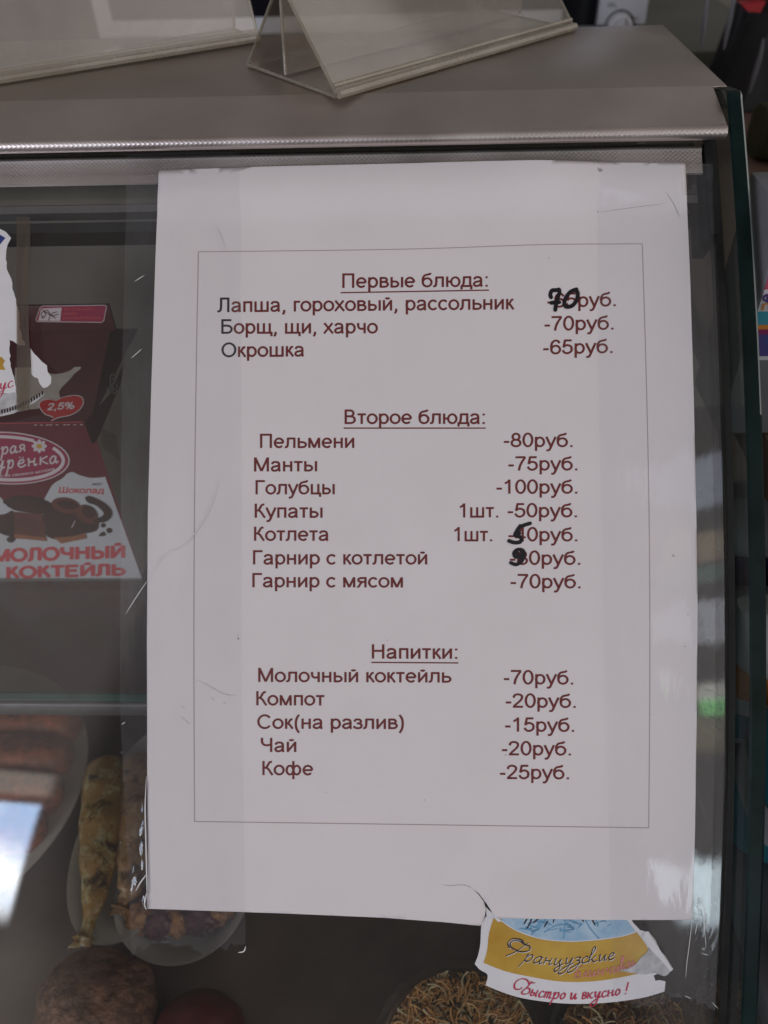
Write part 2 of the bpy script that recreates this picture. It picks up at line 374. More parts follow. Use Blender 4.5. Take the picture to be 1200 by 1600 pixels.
# ------------------------------------------------------------------ type: plain sans-serif drawn with an even pen (unit: cap height)
def _arc(cx, cy, rx, ry, a0, a1, n=22):
    return [(cx+rx*math.cos(math.radians(a0+(a1-a0)*i/n)), cy+ry*math.sin(math.radians(a0+(a1-a0)*i/n))) for i in range(n+1)]
def _v(x, a=0.0, b=.725): return ('L', [(x, a), (x, b)])
def _h(y, a, b): return ('L', [(a, y), (b, y)])
def _l(*p): return ('L', list(p))
def _c(*p): return ('C', list(p))
def _e(cx, cy, rx, ry, a0=0, a1=360): return ('L', _arc(cx, cy, rx, ry, a0, a1))
def _bowl(x0, xc, top, bot, rx): return ('L', [(x0, top)]+_arc(xc, (top+bot)/2, rx, (top-bot)/2, 90, -90, 14)+[(x0, bot)])
SANS = {
 'П': (1.0, [_v(.17,0,1), _v(.83,0,1), _h(.94,.11,.89)]), 'Л': (.92, [_v(.75,0,1), _h(.94,.2,.81), _c((.26,.97),(.26,.5),(.23,.17),(.14,.065),(.01,.07))]),
 'Б': (.92, [_v(.17,0,1), _h(.94,.11,.78), _bowl(.15,.5,.56,.06,.30)]), 'О': (1.09, [_e(.54,.5,.44,.455)]),
 'В': (.93, [_v(.17,0,1), _bowl(.15,.47,.94,.535,.22), _bowl(.15,.5,.53,.06,.28)]), 'М': (1.16, [_v(.16,0,1), _v(1.0,0,1), _l((.17,.97),(.58,.03)), _l((.99,.97),(.58,.03))]),
 'Г': (.76, [_v(.17,0,1), _h(.94,.11,.74)]), 'К': (.83, [_v(.17,0,1), _c((.17,.52),(.36,.55),(.52,.82),(.6,.92),(.74,.94)), _c((.32,.54),(.5,.42),(.64,.2),(.78,0))]),
 'Н': (1.0, [_v(.17,0,1), _v(.83,0,1), _h(.54,.17,.83)]), 'С': (1.0, [_e(.52,.5,.42,.455,38,322)]), 'Ч': (.93, [_v(.76,0,1), _c((.16,1),(.16,.72),(.26,.53),(.5,.47),(.76,.53))]),
 'Е': (.93, [_v(.17,0,1), _h(.94,.11,.84), _h(.53,.17,.78), _h(.06,.11,.86)]), 'Т': (.85, [_v(.43,0,1), _h(.94,.03,.83)]), 'Ш': (1.28, [_v(.17,0,1), _v(.64,0,1), _v(1.1,0,1), _h(.06,.11,1.16)]),
 'Й': (1.0, [_v(.17,0,1), _v(.83,0,1), _l((.18,.06),(.82,.94)), _e(.5,1.22,.17,.12,200,340)]), 'Ь': (.92, [_v(.17,0,1), _bowl(.15,.5,.56,.06,.30)]), 'Ы': (1.23, [_v(.17,0,1), _bowl(.15,.47,.56,.06,.28), _v(1.06,0,1)]),
 'Ф': (1.15, [_v(.57,0,1), _e(.57,.52,.47,.32)]),
 'а': (.776, [_c((.12,.52),(.2,.64),(.36,.672),(.53,.63),(.592,.5),(.592,.2),(.605,.08),(.65,0)), _c((.59,.41),(.4,.37),(.2,.32),(.115,.2),(.16,.09),(.3,.05),(.47,.1),(.59,.25))]),
 'б': (.8, [_e(.4,.335,.295,.285), _c((.105,.33),(.11,.6),(.21,.8),(.4,.87),(.58,.91),(.64,.99))]), 'в': (.74, [_v(.15), _bowl(.13,.38,.67,.395,.19), _bowl(.13,.4,.39,.055,.24)]),
 'г': (.51, [_v(.15), _h(.67,.09,.5)]), 'д': (.81, [_v(.66), _h(.67,.2,.72), _c((.24,.7),(.235,.45),(.2,.2),(.12,.06)), _h(.055,.02,.79), _v(.075,-.18,.1), _v(.74,-.18,.1)]),
 'е': (.776, [_h(.36,.11,.68), _e(.39,.36,.285,.31,0,318)]), 'ё': (.776, [_h(.36,.11,.68), _e(.39,.36,.285,.31,0,318), _v(.28,.84,.96), _v(.52,.84,.96)]),
 'ж': (.94, [_v(.47), _c((.05,.725),(.2,.62),(.3,.42),(.47,.38)), _c((.89,.725),(.74,.62),(.64,.42),(.47,.38)), _c((.38,.38),(.25,.25),(.03,0)), _c((.56,.38),(.69,.25),(.91,0))]),
 'з': (.64, [_c((.08,.52),(.15,.64),(.3,.672),(.47,.62),(.5,.5),(.4,.4),(.24,.385)), _c((.36,.39),(.52,.32),(.54,.18),(.45,.075),(.28,.05),(.1,.1),(.05,.21))]),
 'и': (.78, [_v(.15), _v(.63), _l((.16,.07),(.62,.65))]), 'й': (.78, [_v(.15), _v(.63), _l((.16,.07),(.62,.65)), _e(.39,.93,.13,.1,200,340)]),
 'к': (.62, [_v(.15), _c((.15,.38),(.28,.4),(.4,.58),(.46,.66),(.57,.67)), _c((.24,.4),(.37,.3),(.47,.16),(.58,0))]), 'л': (.81, [_v(.66), _h(.67,.18,.72), _c((.22,.7),(.22,.35),(.18,.12),(.11,.06),(.01,.06))]),
 'м': (.96, [_v(.15), _v(.81), _l((.16,.7),(.48,.02)), _l((.8,.7),(.48,.02))]), 'н': (.77, [_v(.15), _v(.62), _h(.385,.15,.62)]), 'о': (.776, [_e(.39,.36,.3,.31)]),
 'п': (.757, [_v(.15), _v(.61), _h(.667,.09,.67)]), 'р': (.776, [_v(.15,-.28,.725), _e(.4,.36,.27,.31)]), 'с': (.7, [_e(.38,.36,.285,.31,40,320)]), 'т': (.64, [_v(.32), _h(.667,.04,.6)]),
 'у': (.7, [_l((.05,.725),(.36,.02)), _c((.66,.725),(.5,.36),(.36,.02),(.27,-.17),(.19,-.235),(.06,-.225))]), 'ф': (1.15, [_v(.57,-.28,1), _e(.34,.36,.225,.31), _e(.8,.36,.225,.31)]), 'х': (.7, [_l((.04,0),(.62,.725)), _l((.06,.725),(.66,0))]),
 'ц': (.8, [_v(.15), _v(.6), _h(.057,.09,.76), _v(.72,-.18,.1)]), 'ч': (.73, [_v(.58), _c((.14,.725),(.14,.53),(.21,.37),(.38,.32),(.58,.36))]), 'ш': (1.12, [_v(.15), _v(.56), _v(.97), _h(.057,.09,1.03)]),
 'щ': (1.15, [_v(.15), _v(.55), _v(.95), _h(.057,.09,1.12), _v(1.07,-.18,.1)]), 'ы': (1.0, [_v(.15), _bowl(.13,.38,.41,.057,.22), _v(.86)]), 'ь': (.73, [_v(.15), _bowl(.13,.4,.41,.057,.24)]),
 'ю': (1.05, [_v(.15), _h(.375,.15,.42), _e(.7,.36,.28,.31)]), 'я': (.76, [_v(.61), ('L', [(.63,.667)]+_arc(.33,.53,.2,.137,90,270,14)+[(.63,.393)]), _c((.4,.39),(.28,.27),(.18,.1),(.07,0))]),
 '0': (.776, [_e(.39,.5,.285,.455)]), '1': (.776, [_v(.43,0,1), _c((.42,.95),(.3,.82),(.14,.73))]), '2': (.776, [_c((.1,.7),(.16,.87),(.37,.945),(.6,.86),(.63,.68),(.5,.47),(.22,.2),(.1,.06)), _h(.06,.05,.7)]),
 '4': (.776, [_v(.53,0,.99), _h(.28,.03,.73), _l((.52,.96),(.06,.29))]), '5': (.776, [_h(.94,.19,.66), _l((.235,.96),(.135,.46)), _c((.13,.47),(.26,.58),(.42,.61),(.61,.52),(.665,.33),(.6,.15),(.4,.05),(.2,.1),(.08,.27))]),
 '6': (.776, [_e(.4,.32,.28,.27), _c((.12,.33),(.12,.62),(.2,.84),(.38,.948),(.56,.9),(.65,.76))]), '7': (.776, [_h(.94,.05,.71), _c((.69,.93),(.5,.65),(.35,.33),(.28,0))]), '8': (.776, [_e(.39,.725,.225,.22), _e(.39,.285,.285,.235)]),
 '-': (.465, [_h(.36,.06,.41)]), '.': (.39, [_v(.19,0,.13)]), ',': (.39, [_c((.2,.12),(.2,.0),(.17,-.1),(.1,-.19))]), ':': (.39, [_v(.19,0,.13), _v(.19,.59,.72)]), ' ': (.39, []),
 '(': (.465, [_c((.38,1),(.22,.72),(.17,.36),(.22,0),(.38,-.28))]), ')': (.465, [_c((.08,1),(.24,.72),(.29,.36),(.24,0),(.08,-.28))]), '%': (1.2, [_e(.28,.74,.2,.22), _e(.92,.25,.2,.22), _l((.35,0),(.85,1))]),
}
def type_line(mb, body, x0, x1, y0, y1, cap, surf, off, m, shear=0.0, offset=0.0, split=None, curve=0.0):
    wgt = .151+offset*2.6
    ad = [SANS[c][0] for c in body]; first, last = body[0], body[-1]
    xs = [p[0] for k, st in SANS[first][1] for p in st]; lo = min(xs)-wgt/2
    tot = sum(ad); xe = [p[0] for k, st in SANS[last][1] for p in st]; hi = tot-ad[-1]+max(xe)+wgt/2
    sc = (x1-x0)/(hi-lo)
    def pt(x, y):
        t = (x-lo)/(hi-lo); return x0+(x1-x0)*t+y*shear*cap, y0+(y1-y0)*t-y*cap+curve*4*t*(1-t)
    cur = 0.0; zz = 0
    for ci, c in enumerate(body):
        mm = split[1] if split and ci < split[0] else m
        for kind, st in SANS[c][1]:
            P = [(cur+x, y) for x, y in st]
            if kind == 'C': P = smooth_pts(P, 4)
            n = len(P); L = []; Rr = []
            for i in range(n):
                a = P[max(i-1, 0)]; b = P[min(i+1, n-1)]
                if n > 8 and math.hypot(P[0][0]-P[-1][0], P[0][1]-P[-1][1]) < 1e-6 and i in (0, n-1): a, b = P[-2], P[1]
                dx, dy = b[0]-a[0], b[1]-a[1]; l = math.hypot(dx, dy) or 1; dx /= l; dy /= l
                w = wgt*(.5 if abs(dx) < .5 else .47)
                L.append(pt(P[i][0]-dy*w, P[i][1]+dx*w)); Rr.append(pt(P[i][0]+dy*w, P[i][1]-dx*w))
            z = (zz % 7)*2.5e-6; zz += 1
            mb.add([surf(x, y, off+z) for x, y in L]+[surf(x, y, off+z) for x, y in Rr], [(n+i, n+i+1, i+1, i) for i in range(n-1)], mm)
        cur += ad[ci]

# hand-drawn cursive letters (unit: x-height), strokes and advance
CUR = {
 'и': ([[(0,.82),(.12,1),(.13,.4),(.2,.03),(.38,.12),(.6,.9),(.58,.3),(.66,.02),(.84,.22)]], .84),
 'а': ([[(.6,.85),(.38,1),(.1,.62),(.1,.15),(.26,0),(.5,.3),(.63,.95),(.58,.3),(.66,.02),(.84,.22)]], .84),
 'р': ([[(-.02,.7),(.14,1),(.08,-.1),(-.06,-1.0)], [(.08,.3),(.28,.85),(.5,1),(.62,.6),(.5,.1),(.3,.0),(.1,.15)]], .78),
 'н': ([[(.02,.8),(.12,1),(.1,.3),(.1,0)], [(.1,.5),(.35,.56),(.58,.55)], [(.62,1),(.57,.3),(.64,.02),(.82,.22)]], .84),
 'ц': ([[(0,.82),(.12,1),(.13,.4),(.2,.03),(.38,.12),(.6,.9),(.58,.3),(.66,0),(.74,-.5),(.5,-.95),(.3,-.6),(.6,-.15),(.95,.2)]], .95),
 'у': ([[(0,.82),(.12,1),(.13,.5),(.22,.12),(.42,.3),(.62,1),(.5,0),(.3,-1.0),(-.05,-1.35),(-.25,-1.0),(.15,-.4),(.8,.2)]], .82),
 'з': ([[(0,.8),(.25,1),(.48,.82),(.35,.55),(.18,.5),(.45,.4),(.42,-.2),(.15,-1.0),(-.25,-1.2),(-.35,-.8),(.1,-.3),(.62,.2)]], .62),
 'с': ([[(.5,.82),(.3,1),(.06,.6),(.1,.12),(.3,0),(.6,.22)]], .6),
 'к': ([[(-.1,.6),(.3,1.7),(.28,2.3),(.12,2.1),(.06,1.0),(.03,0)], [(.06,.3),(.35,.6),(.55,.95)], [(.22,.5),(.42,.1),(.56,0),(.78,.22)]], .76),
 'к1': ([[(.06,1),(.08,.5),(.03,0)], [(.06,.4),(.3,.6),(.55,.98)], [(.22,.52),(.42,.1),(.54,0),(.68,.12)]], .72),
 'κ': ([[(.06,1),(.08,.5),(.03,0)], [(.06,.4),(.3,.6),(.55,.98)], [(.22,.52),(.42,.1),(.54,0),(.68,.12)]], .72),
 'е': ([[(.08,.45),(.42,.6),(.45,.92),(.26,1),(.06,.5),(.16,.05),(.36,0),(.62,.25)]], .6),
 'б': ([[(.62,1.9),(.34,1.72),(.1,1.2),(.06,.4),(.22,0),(.46,.12),(.5,.62),(.34,.95),(.1,.6)]], .7),
 'л': ([[(-.05,.08),(.08,.08),(.28,.7),(.42,1),(.42,.3),(.5,.02),(.68,.22)]], .68),
 'ч': ([[(0,.82),(.12,1),(.1,.6),(.25,.45),(.5,.7),(.56,1)], [(.56,1),(.5,.3),(.58,.02),(.76,.22)]], .76),
 'ы': ([[(.08,1),(.06,.2),(.18,0),(.38,.12),(.4,.45),(.1,.52)], [(.66,1),(.62,.3),(.68,.02),(.84,.15)]], .88),
 'т': ([[(.04,1),(.07,.5),(.05,0)], [(.07,.65),(.28,1),(.36,.7),(.33,0)], [(.36,.65),(.58,1),(.66,.6),(.62,.1),(.72,0),(.84,.15)]], .92),
 'о': ([[(.3,1),(.08,.65),(.08,.2),(.26,0),(.48,.3),(.5,.75),(.3,1)]], .62),
 'в': ([[(.1,0),(.13,.5),(.12,1),(.35,1.02),(.45,.8),(.34,.56),(.14,.54),(.42,.46),(.48,.2),(.34,0),(.1,.0)]], .6),
 'я': ([[(.02,0),(.18,.15),(.3,.45)], [(.6,1),(.28,1),(.14,.74),(.3,.48),(.6,.5)], [(.6,1),(.58,.3),(.62,0)]], .74),
 'Ф': ([[(1.0,2.5),(.72,1.5),(.45,.5),(.1,-.25)], [(.75,2.05),(.1,2.2),(-.35,1.7),(.0,1.05),(.9,1.0),(1.55,1.5),(1.35,2.05),(.75,2.1),(.2,2.45),(-.45,2.1),(-.5,1.4),(-.1,.9)]], 1.5),
 'Б': ([[(1.15,2.05),(.9,1.95),(.55,2.05)], [(.72,2.0),(.5,1.1),(.2,.15),(.55,-.05),(.95,.25),(.95,.75),(.7,1.0),(.42,.85)], [(.6,1.6),(.1,2.2),(-.6,2.1),(-.95,1.3),(-.7,.5),(-.2,.5),(.0,.9)]], 1.1),
 '!': ([[(.3,1.9),(.22,1.2),(.14,.5)], [(.08,.12),(.10,.04),(.09,-.02)]], .4),
 ' ': ([], .42),
}
def cursive(mb, text, base, xh, w, surf, off, m, nib=35, slant=.35, width=1.0, jitter=0.0, bump_cap=None):
    """base: picture points of the baseline, left to right"""
    B = smooth_pts(base, 12)
    tot = sum(CUR[c][1] for c in text); acc = [0]
    for i in range(len(B)-1): acc.append(acc[-1]+math.hypot(B[i+1][0]-B[i][0], B[i+1][1]-B[i][1]))
    sc = acc[-1]/tot
    def at(d):
        d = max(-.2*acc[-1], d); i = 0
        while i < len(B)-2 and acc[i+1] < d: i += 1
        l = acc[i+1]-acc[i] or 1; t = (d-acc[i])/l
        dx, dy = (B[i+1][0]-B[i][0])/l, (B[i+1][1]-B[i][1])/l
        return B[i][0]+(B[i+1][0]-B[i][0])*t, B[i][1]+(B[i+1][1]-B[i][1])*t, dx, dy
    cur = 0
    for c in text:
        for st in CUR[c][0]:
            pts = []
            for x, y in st:
                bx, by, dx, dy = at((cur+x*.94)*sc)
                h = y*xh; pts.append((bx+h*slant+dy*h, by-h*dx))
            stroke(mb, pts, w, surf, off, m, nib=nib, n=6)
        cur += CUR[c][1]

# ================================================================== DISPLAY CASE
XR = .1185; XL = -.46
case = thing('display_case', (-.17, .06, -.62), 'glass fronted food counter with steel top and curved front glass carrying the menu', 'display case')
gt, gb = .166, -.31
MB().slab(lambda a, b, h: G(XL+.004+(XR-.0022-XL-.004)*a, gb+(gt-gb)*b, h), 2, 60, -.005, 0.0, M['glass']).build('front_glass', case)
# dark joint where the front glass meets the end glass
MB().slab(lambda a, b, h: G(XR-.0021+.0024*a, gb+(gt-gb)*b, h), 1, 60, -.0066, .0005, M['seal']).build('corner_seal', case)
TOPZ = .1205
def end_glass(x0, name):
    """flat end panel, its edge running 12 mm proud of the front glass; thick dark-green edge with a bright ground arris"""
    pr = [G(0, gb+(.1665-gb)*i/50, .012) for i in range(51)]
    top = pr[-1]
    pr += [V((0, top.y+.0012, top.z+.0013)), V((0, top.y+.003, top.z+.0018)), V((0, .1318, TOPZ-.0002)), V((0, .1326, TOPZ-.0020)), V((0, .244, TOPZ-.0020)), V((0, .244, -.62)), V((0, pr[0].y, -.62))]
    t = .0058; n = len(pr); mb = MB()
    vs = [V((x0, p.y, p.z)) for p in pr]+[V((x0+t, p.y, p.z)) for p in pr]
    mb.add(vs, [tuple(range(n))[::-1], tuple(range(n, 2*n))], M['side_glass'])
    o = mb.build(name, case, smooth=False)
    e = MB(); b = .0007
    m = 55
    cen = V((0, .08, 0))
    def inn(p, d): 
        dd = (V((0, cen.y-p.y, cen.z-p.z))).normalized(); return p+dd*d
    for i in range(m-1):
        p, q = pr[i], pr[i+1]
        po, qo = inn(p, -.0002), inn(q, -.0002)
        pi, qi = inn(p, .0005), inn(q, .0005)
        X = [x0-.0001, x0+b, x0+t-b, x0+t+.0001]
        e.add([V((X[1], po.y, po.z)), V((X[2], po.y, po.z)), V((X[2], qo.y, qo.z)), V((X[1], qo.y, qo.z))], [(0, 1, 2, 3)], M['glass_edge'])
        e.add([V((X[0], pi.y, pi.z)), V((X[1], po.y, po.z)), V((X[1], qo.y, qo.z)), V((X[0], qi.y, qi.z))], [(0, 1, 2, 3)], M['glass_edge'])
        e.add([V((X[2], po.y, po.z)), V((X[3], pi.y, pi.z)), V((X[3], qi.y, qi.z)), V((X[2], qo.y, qo.z))], [(0, 1, 2, 3)], M['glass_bright_edge'] if i > 36 else M['glass_edge'])
    e.build('ground_edge', o)
end_glass(XR+.001, 'side_glass'); end_glass(XL-.0062, 'side_glass')
MB().slab(lambda a, b, h: G(XR-.0046+.0044*a, .1165+.040*b, h), 1, 8, -.020, .0009, M['seal']).build('corner_bracket', case)
# top plate and embossed hem
tp = MB(); tp.box((XL, .1330, TOPZ-.0016), (XR+.0055, .2445, TOPZ), M['steel_top'], .0004); tp.build('top_panel', case)
def extrude_profile(prof, xa, xb, m, name, nx=1, parent=case, closed=False):
    mb = MB(); n = len(prof); mb.add([V((x, y, z)) for x in (xa, xb) for y, z in prof], [(i, i+1, n+i+1, n+i) for i in range(n-1)], m)
    o = mb.build(name, parent, angle=60)
    uv = o.data.uv_layers.new(name='UVMap'); acc = [0]
    for i in range(n-1): acc.append(acc[-1]+math.hypot(prof[i+1][0]-prof[i][0], prof[i+1][1]-prof[i][1]))
    for l in o.data.loops:
        v = l.vertex_index; uv.data[l.index].uv = (o.data.vertices[v].co.x, acc[v % n])
    return o
prof = [(.1330, TOPZ+.0001), (.1322, TOPZ-.0001), (.125, TOPZ-.0019), (.1125, TOPZ-.0052), (.1072, TOPZ-.0068)]
cy, cz, r = .1066, TOPZ-.0095, .0027
for a in range(80, 290, 15): prof.append((cy+r*math.cos(math.radians(a)), cz+r*math.sin(math.radians(a))))
prof = prof[:-2]
MB().box((XL, .1085, TOPZ-.0125), (XR-.0008, .1200, TOPZ-.0085), M['gap_shade']).build('hem_shade_strip', case)  # dark strip standing in for the shade below the hem
extrude_profile(prof, XL, XR-.0004, M['steel_emboss'], 'front_hem')
# rail clamping the glass
ra, rb = .1425, .1532
rp = []
for s, h in ((ra-.0003, .00005), (ra, .0008), (ra+.004, .0009), (rb-.002, .0010), (rb-.0008, .0016), (rb, .0018), (rb+.0008, .0012), (rb+.0012, 0.0)):
    p = G(0, s, h); rp.append((p.y, p.z))
extrude_profile(rp, XL+.004, XR-.006, M['steel_rail'], 'glass_rail')
MB().slab(lambda a, b, h: G(XL+.006+(XR-.012-XL)*a, .1375+.023*b, h), 1, 8, -.0125, -.0062, M['inner_rail']).build('inner_rail', case)
lip = MB(); lip.slab(lambda a, b, h: G(XL+.006+(XR-.012-XL)*a, .1335+.0034*b, h), 1, 3, -.0115, -.0056, M['alu']); lip.build('rail_lip', case)
MB().slab(lambda a, b, h: G(XL+.006+(XR-.012-XL)*a, .1285+.0045*b, h), 1, 3, -.024, -.0125, M['seal']).build('rail_shade_strip', case)  # dark strip standing in for the shaded gap below the rail
bk = MB(); bk.box((XL, .2300, -.250), (XR-.0012, .2350, TOPZ-.0018), M['beige']); bk.build('back_panel', case)
dk = MB(); dk.box((XL, -.170, -.256), (XR-.0012, .2298, -.2455), M['deck'], .001); dk.build('food_deck', case)
bp_ = MB(); bp_.box((XL, -.190, -.62), (XR-.0012, -.1805, -.2500), M['steel_top'], .001); bp_.build('base_panel', case)
SHZ = -.100
sh = MB(); sh.box((XL+.002, -.0022, SHZ-.006), (XR-.003, .2295, SHZ), M['shelf_glass']); shelf = sh.build('glass_shelf', case, smooth=False)
se = MB(); se.box((XL+.002, -.0032, SHZ-.0058), (XR-.003, -.0022, SHZ-.0002), M['shelf_edge']); se.build('shelf_edge', shelf)
sr = MB(); sr.box((XL+.002, -.0050, SHZ-.0155), (XR-.003, .0030, SHZ-.0062), M['alu'], .0012); sr.build('shelf_rail', case)

# ================================================================== MENU SHEET
def bumpf(x, c, w): return math.exp(-((x-c)/w)**2)
def ss(x, a, b):
    t = max(0, min(1, (x-a)/(b-a))); return t*t*(3-2*t)
S_TOP = gs(600, 255)[1]
TEAR = gs(770, 1425)
def ph(u, s):
    h = .0005 + .0026*ss(s, S_TOP-.026, S_TOP-.010)
    h += .0022*ss(s, S_TOP-.035, S_TOP)*(bumpf(u, .055, .03)+.25*bumpf(u, -.01, .04))       # lifted wave at the top edge
    h += .0018*bumpf(u, TEAR[0]+.010, .010)*bumpf(s, TEAR[1]+.004, .010)
    h += .0011*ss(-s, -TEAR[1]-.012, -TEAR[1]+.004)*bumpf(u, TEAR[0]-.009, .008)
    h += .00055*noise.noise(V((u*26, s*20, 3.1)))+.00025*noise.noise(V((u*60, s*9, 8.1)))
    h += .0009*ss(u, .103, .112)*bumpf(s, -.03, .08)
    return max(h, .00025)
def gsp(x, y):
    u, s = gs(x, y, .0007)
    for _ in range(3): u, s = gs(x, y, ph(u, s))
    return u, s
def on_paper(x, y, off):
    u, s = gsp(x, y); return G(u, s, ph(u, s)+off)
menu = thing('menu_sheet', G(0, -.148, .0005), 'white paper price list with maroon Russian text taped to the curved glass', 'menu')
def densify(p, d):
    out = []
    for a, b in zip(p, p[1:]+p[:1]):
        n = max(1, int(math.hypot(b[0]-a[0], b[1]-a[1])/d)); out += [(a[0]+(b[0]-a[0])*k/n, a[1]+(b[1]-a[1])*k/n) for k in range(n)]
    return out
outline = [(248,266),(420,260),(600,256),(760,251.5),(840,250),(900,251.5),(960,254),(1071,254.5),(1079,450),(1084,620),(1088,800),(1090,950),(1088.5,1130),(1086,1300),(1081.5,1437.5),
 (930,1437.5),(776,1434.5),(768,1424),(760,1411.5),(748,1396),(737,1387.6),(747,1396.8),(756.5,1409.5),(759,1421),(757.5,1432),(751,1446.5),(700,1441.5),(600,1434),(450,1427.5),(231.5,1420),(230,1200),(229.5,1000),(231,800),(236.5,600),(243,400)]
mb = MB(); vv, ff = cut_poly([gsp(x, y) for x, y in densify(outline, 24)], .004, .003)
mb.add([G(u, s, ph(u, s)) for u, s in vv], ff, M['paper'])
po = mb.build('paper', menu, angle=80)
sol = po.modifiers.new('thickness', 'SOLIDIFY'); sol.thickness = .00014; sol.offset = -1
# printed frame
mb = MB()
for a, b in (((310,393.5),(1003.5,382)), ((1003.5,382),(1013.5,1293.5)), ((304,1283.5),(1013.5,1293.5)), ((310,393.5),(304,1283.5))):
    n = 60; pts = []
    for i in range(n+1):
        t = i/n; x, y = a[0]+(b[0]-a[0])*t, a[1]+(b[1]-a[1])*t
        if a[1] < 400 and b[1] < 400: y += 1.5*math.sin(t*math.pi)-3.2*bumpf(t, .78, .2)
        if abs(a[1]-b[1]) > 500: x += (6 if a[0] > 600 else -3.5)*math.sin(t*math.pi)*(1 if a[0] > 600 else 1)
        pts.append((x, y))
    stroke(mb, pts, 1.15, on_paper, .00008, M['frame_ink'], n=1, step=0)
mb.build('printed_frame', menu)
TXT = .00009
def heading(body, x0, x1, y0, y1, ux0, ux1, uy0, uy1):
    mb = MB(); type_line(mb, body, x0, x1, y0, y1, 22.4, on_paper, TXT, M['ink'])
    stroke(mb, [(ux0+(ux1-ux0)*i/20, uy0+(uy1-uy0)*i/20) for i in range(21)], 1.9, on_paper, TXT+1e-5, M['ink'], n=1, step=0)
    mb.build('heading', menu, smooth=False)
heading('Первые блюда:', 533.5, 762, 450, 448, 532, 764, 457.5, 453.5)
heading('Второе блюда:', 538, 757.5, 662.5, 662.5, 537, 759, 669, 669)
heading('Напитки:', 581, 714.5, 1029, 1029.5, 580, 716, 1035, 1035.8)
def line(dish, price, cap=22, extra=None, split=None):
    mb = MB(); d, x0, x1, y0, y1 = dish; type_line(mb, d, x0, x1, y0, y1, cap, on_paper, TXT, M['ink'], split=split); o1 = mb.build('dish_name', menu, smooth=False)
    mb = MB(); d, x0, x1, y0, y1 = price; type_line(mb, d, x0, x1, y0, y1, cap, on_paper, TXT, M['ink']); mb.build('price', menu, smooth=False)
    if extra:
        mb = MB(); d, x0, x1, y0, y1 = extra; type_line(mb, d, x0, x1, y0, y1, cap, on_paper, TXT, M['ink']); mb.build('portion', menu, smooth=False)
bi = M['black_ink']
line(('Лапша, гороховый, рассольник', 338, 804, 488, 483.5), ('-65руб.', 853.5, 962, 481, 478.5), 22.6, split=(1, bi))
line(('Борщ, щи, харчо', 344.5, 590.5, 521.5, 521), ('-70руб.', 849, 958.5, 517, 515), 22.4, split=(1, bi))
line(('Окрошка', 346, 475.5, 558, 557), ('-65руб.', 847, 957, 554, 551.6), 22.4, split=(1, bi))
line(('Пельмени', 405, 553.5, 700, 700), ('-80руб.', 785.5, 894.5, 698.5, 698.5))
line(('Манты', 397, 495.5, 736.8, 736.5), ('-75руб.', 792.6, 902, 735.3, 735))
line(('Голубцы', 398, 523, 772.5, 772.3), ('-100руб.', 774, 902, 771.5, 771.3))
line(('Купаты', 398, 504, 809, 809), ('-50руб.', 791.5, 901.5, 808.4, 808.2), extra=('1шт.', 717, 778.5, 808.7, 808.5))
line(('Котлета', 397, 513.8, 845, 845), ('-40руб.', 792.5, 902, 845.8, 845.8), extra=('1шт.', 708.5, 769, 845.6, 845.7))
line(('Гарнир с котлетой', 394, 667.5, 882, 882), ('-80руб.', 795, 906.5, 882.5, 882.5))
line(('Гарнир с мясом', 393, 629.5, 917.6, 918), ('-70руб.', 796, 907, 919, 919.2))
line(('Молочный коктейль', 403.5, 705.5, 1065.5, 1066.5), ('-70руб.', 785.5, 895.5, 1069, 1069.5))
line(('Компот', 400.5, 508.5, 1102, 1102.3), ('-20руб.', 788.5, 899.5, 1105.5, 1106))
line(('Сок(на разлив)', 402, 631, 1138.6, 1139), ('-15руб.', 787.5, 897, 1143, 1143.4))
line(('Чай', 407.7, 463, 1174.8, 1175), ('-20руб.', 782.5, 892, 1180, 1180.3))
line(('Кофе', 410, 489.5, 1211, 1211.3), ('-25руб.', 779.5, 889, 1217, 1217.5))
def hand(strokes, w):
    mb = MB()
    for k, st in enumerate(strokes): stroke(mb, st, w, on_paper, .00014+k*.00003, M['marker'], n=7, round_cap=True)
    o = mb.build('handwritten_price', menu, smooth=False); return o
z1 = lambda pts: [(835+x/8.571, 435+y/8.571) for x, y in pts]
tag(hand([z1([(222,255),(212,215),(235,165),(285,160),(330,155)]), z1([(325,150),(335,190),(312,260),(290,340),(278,425)]), z1([(225,330),(275,325),(330,322)]),
  z1([(560,150),(480,185),(415,270),(400,350),(435,385),(510,365),(565,290),(578,210),(555,160)])], 6.2), 'black felt pen 70 written over the printed soup price')
z2 = lambda pts: [(780+x/9.23, 810+y/9.23) for x, y in pts]
tag(hand([z2([(445,72),(370,95),(290,130),(245,195),(228,245),(285,258),(318,295),(300,340),(220,350),(140,325)]), z2([(300,110),(265,180),(290,215)])], 5.8), 'black felt pen 5 written over the printed cutlet price')
tag(hand([z2([(340,500),(290,555),(225,550),(215,490),(270,450),(335,460),(358,510),(345,580),(300,640),(235,665),(165,640)]), z2([(250,480),(280,540),(325,545)]), z2([(320,470),(350,540),(300,610)])], 5.4), 'black felt pen 9 written over the garnish price')
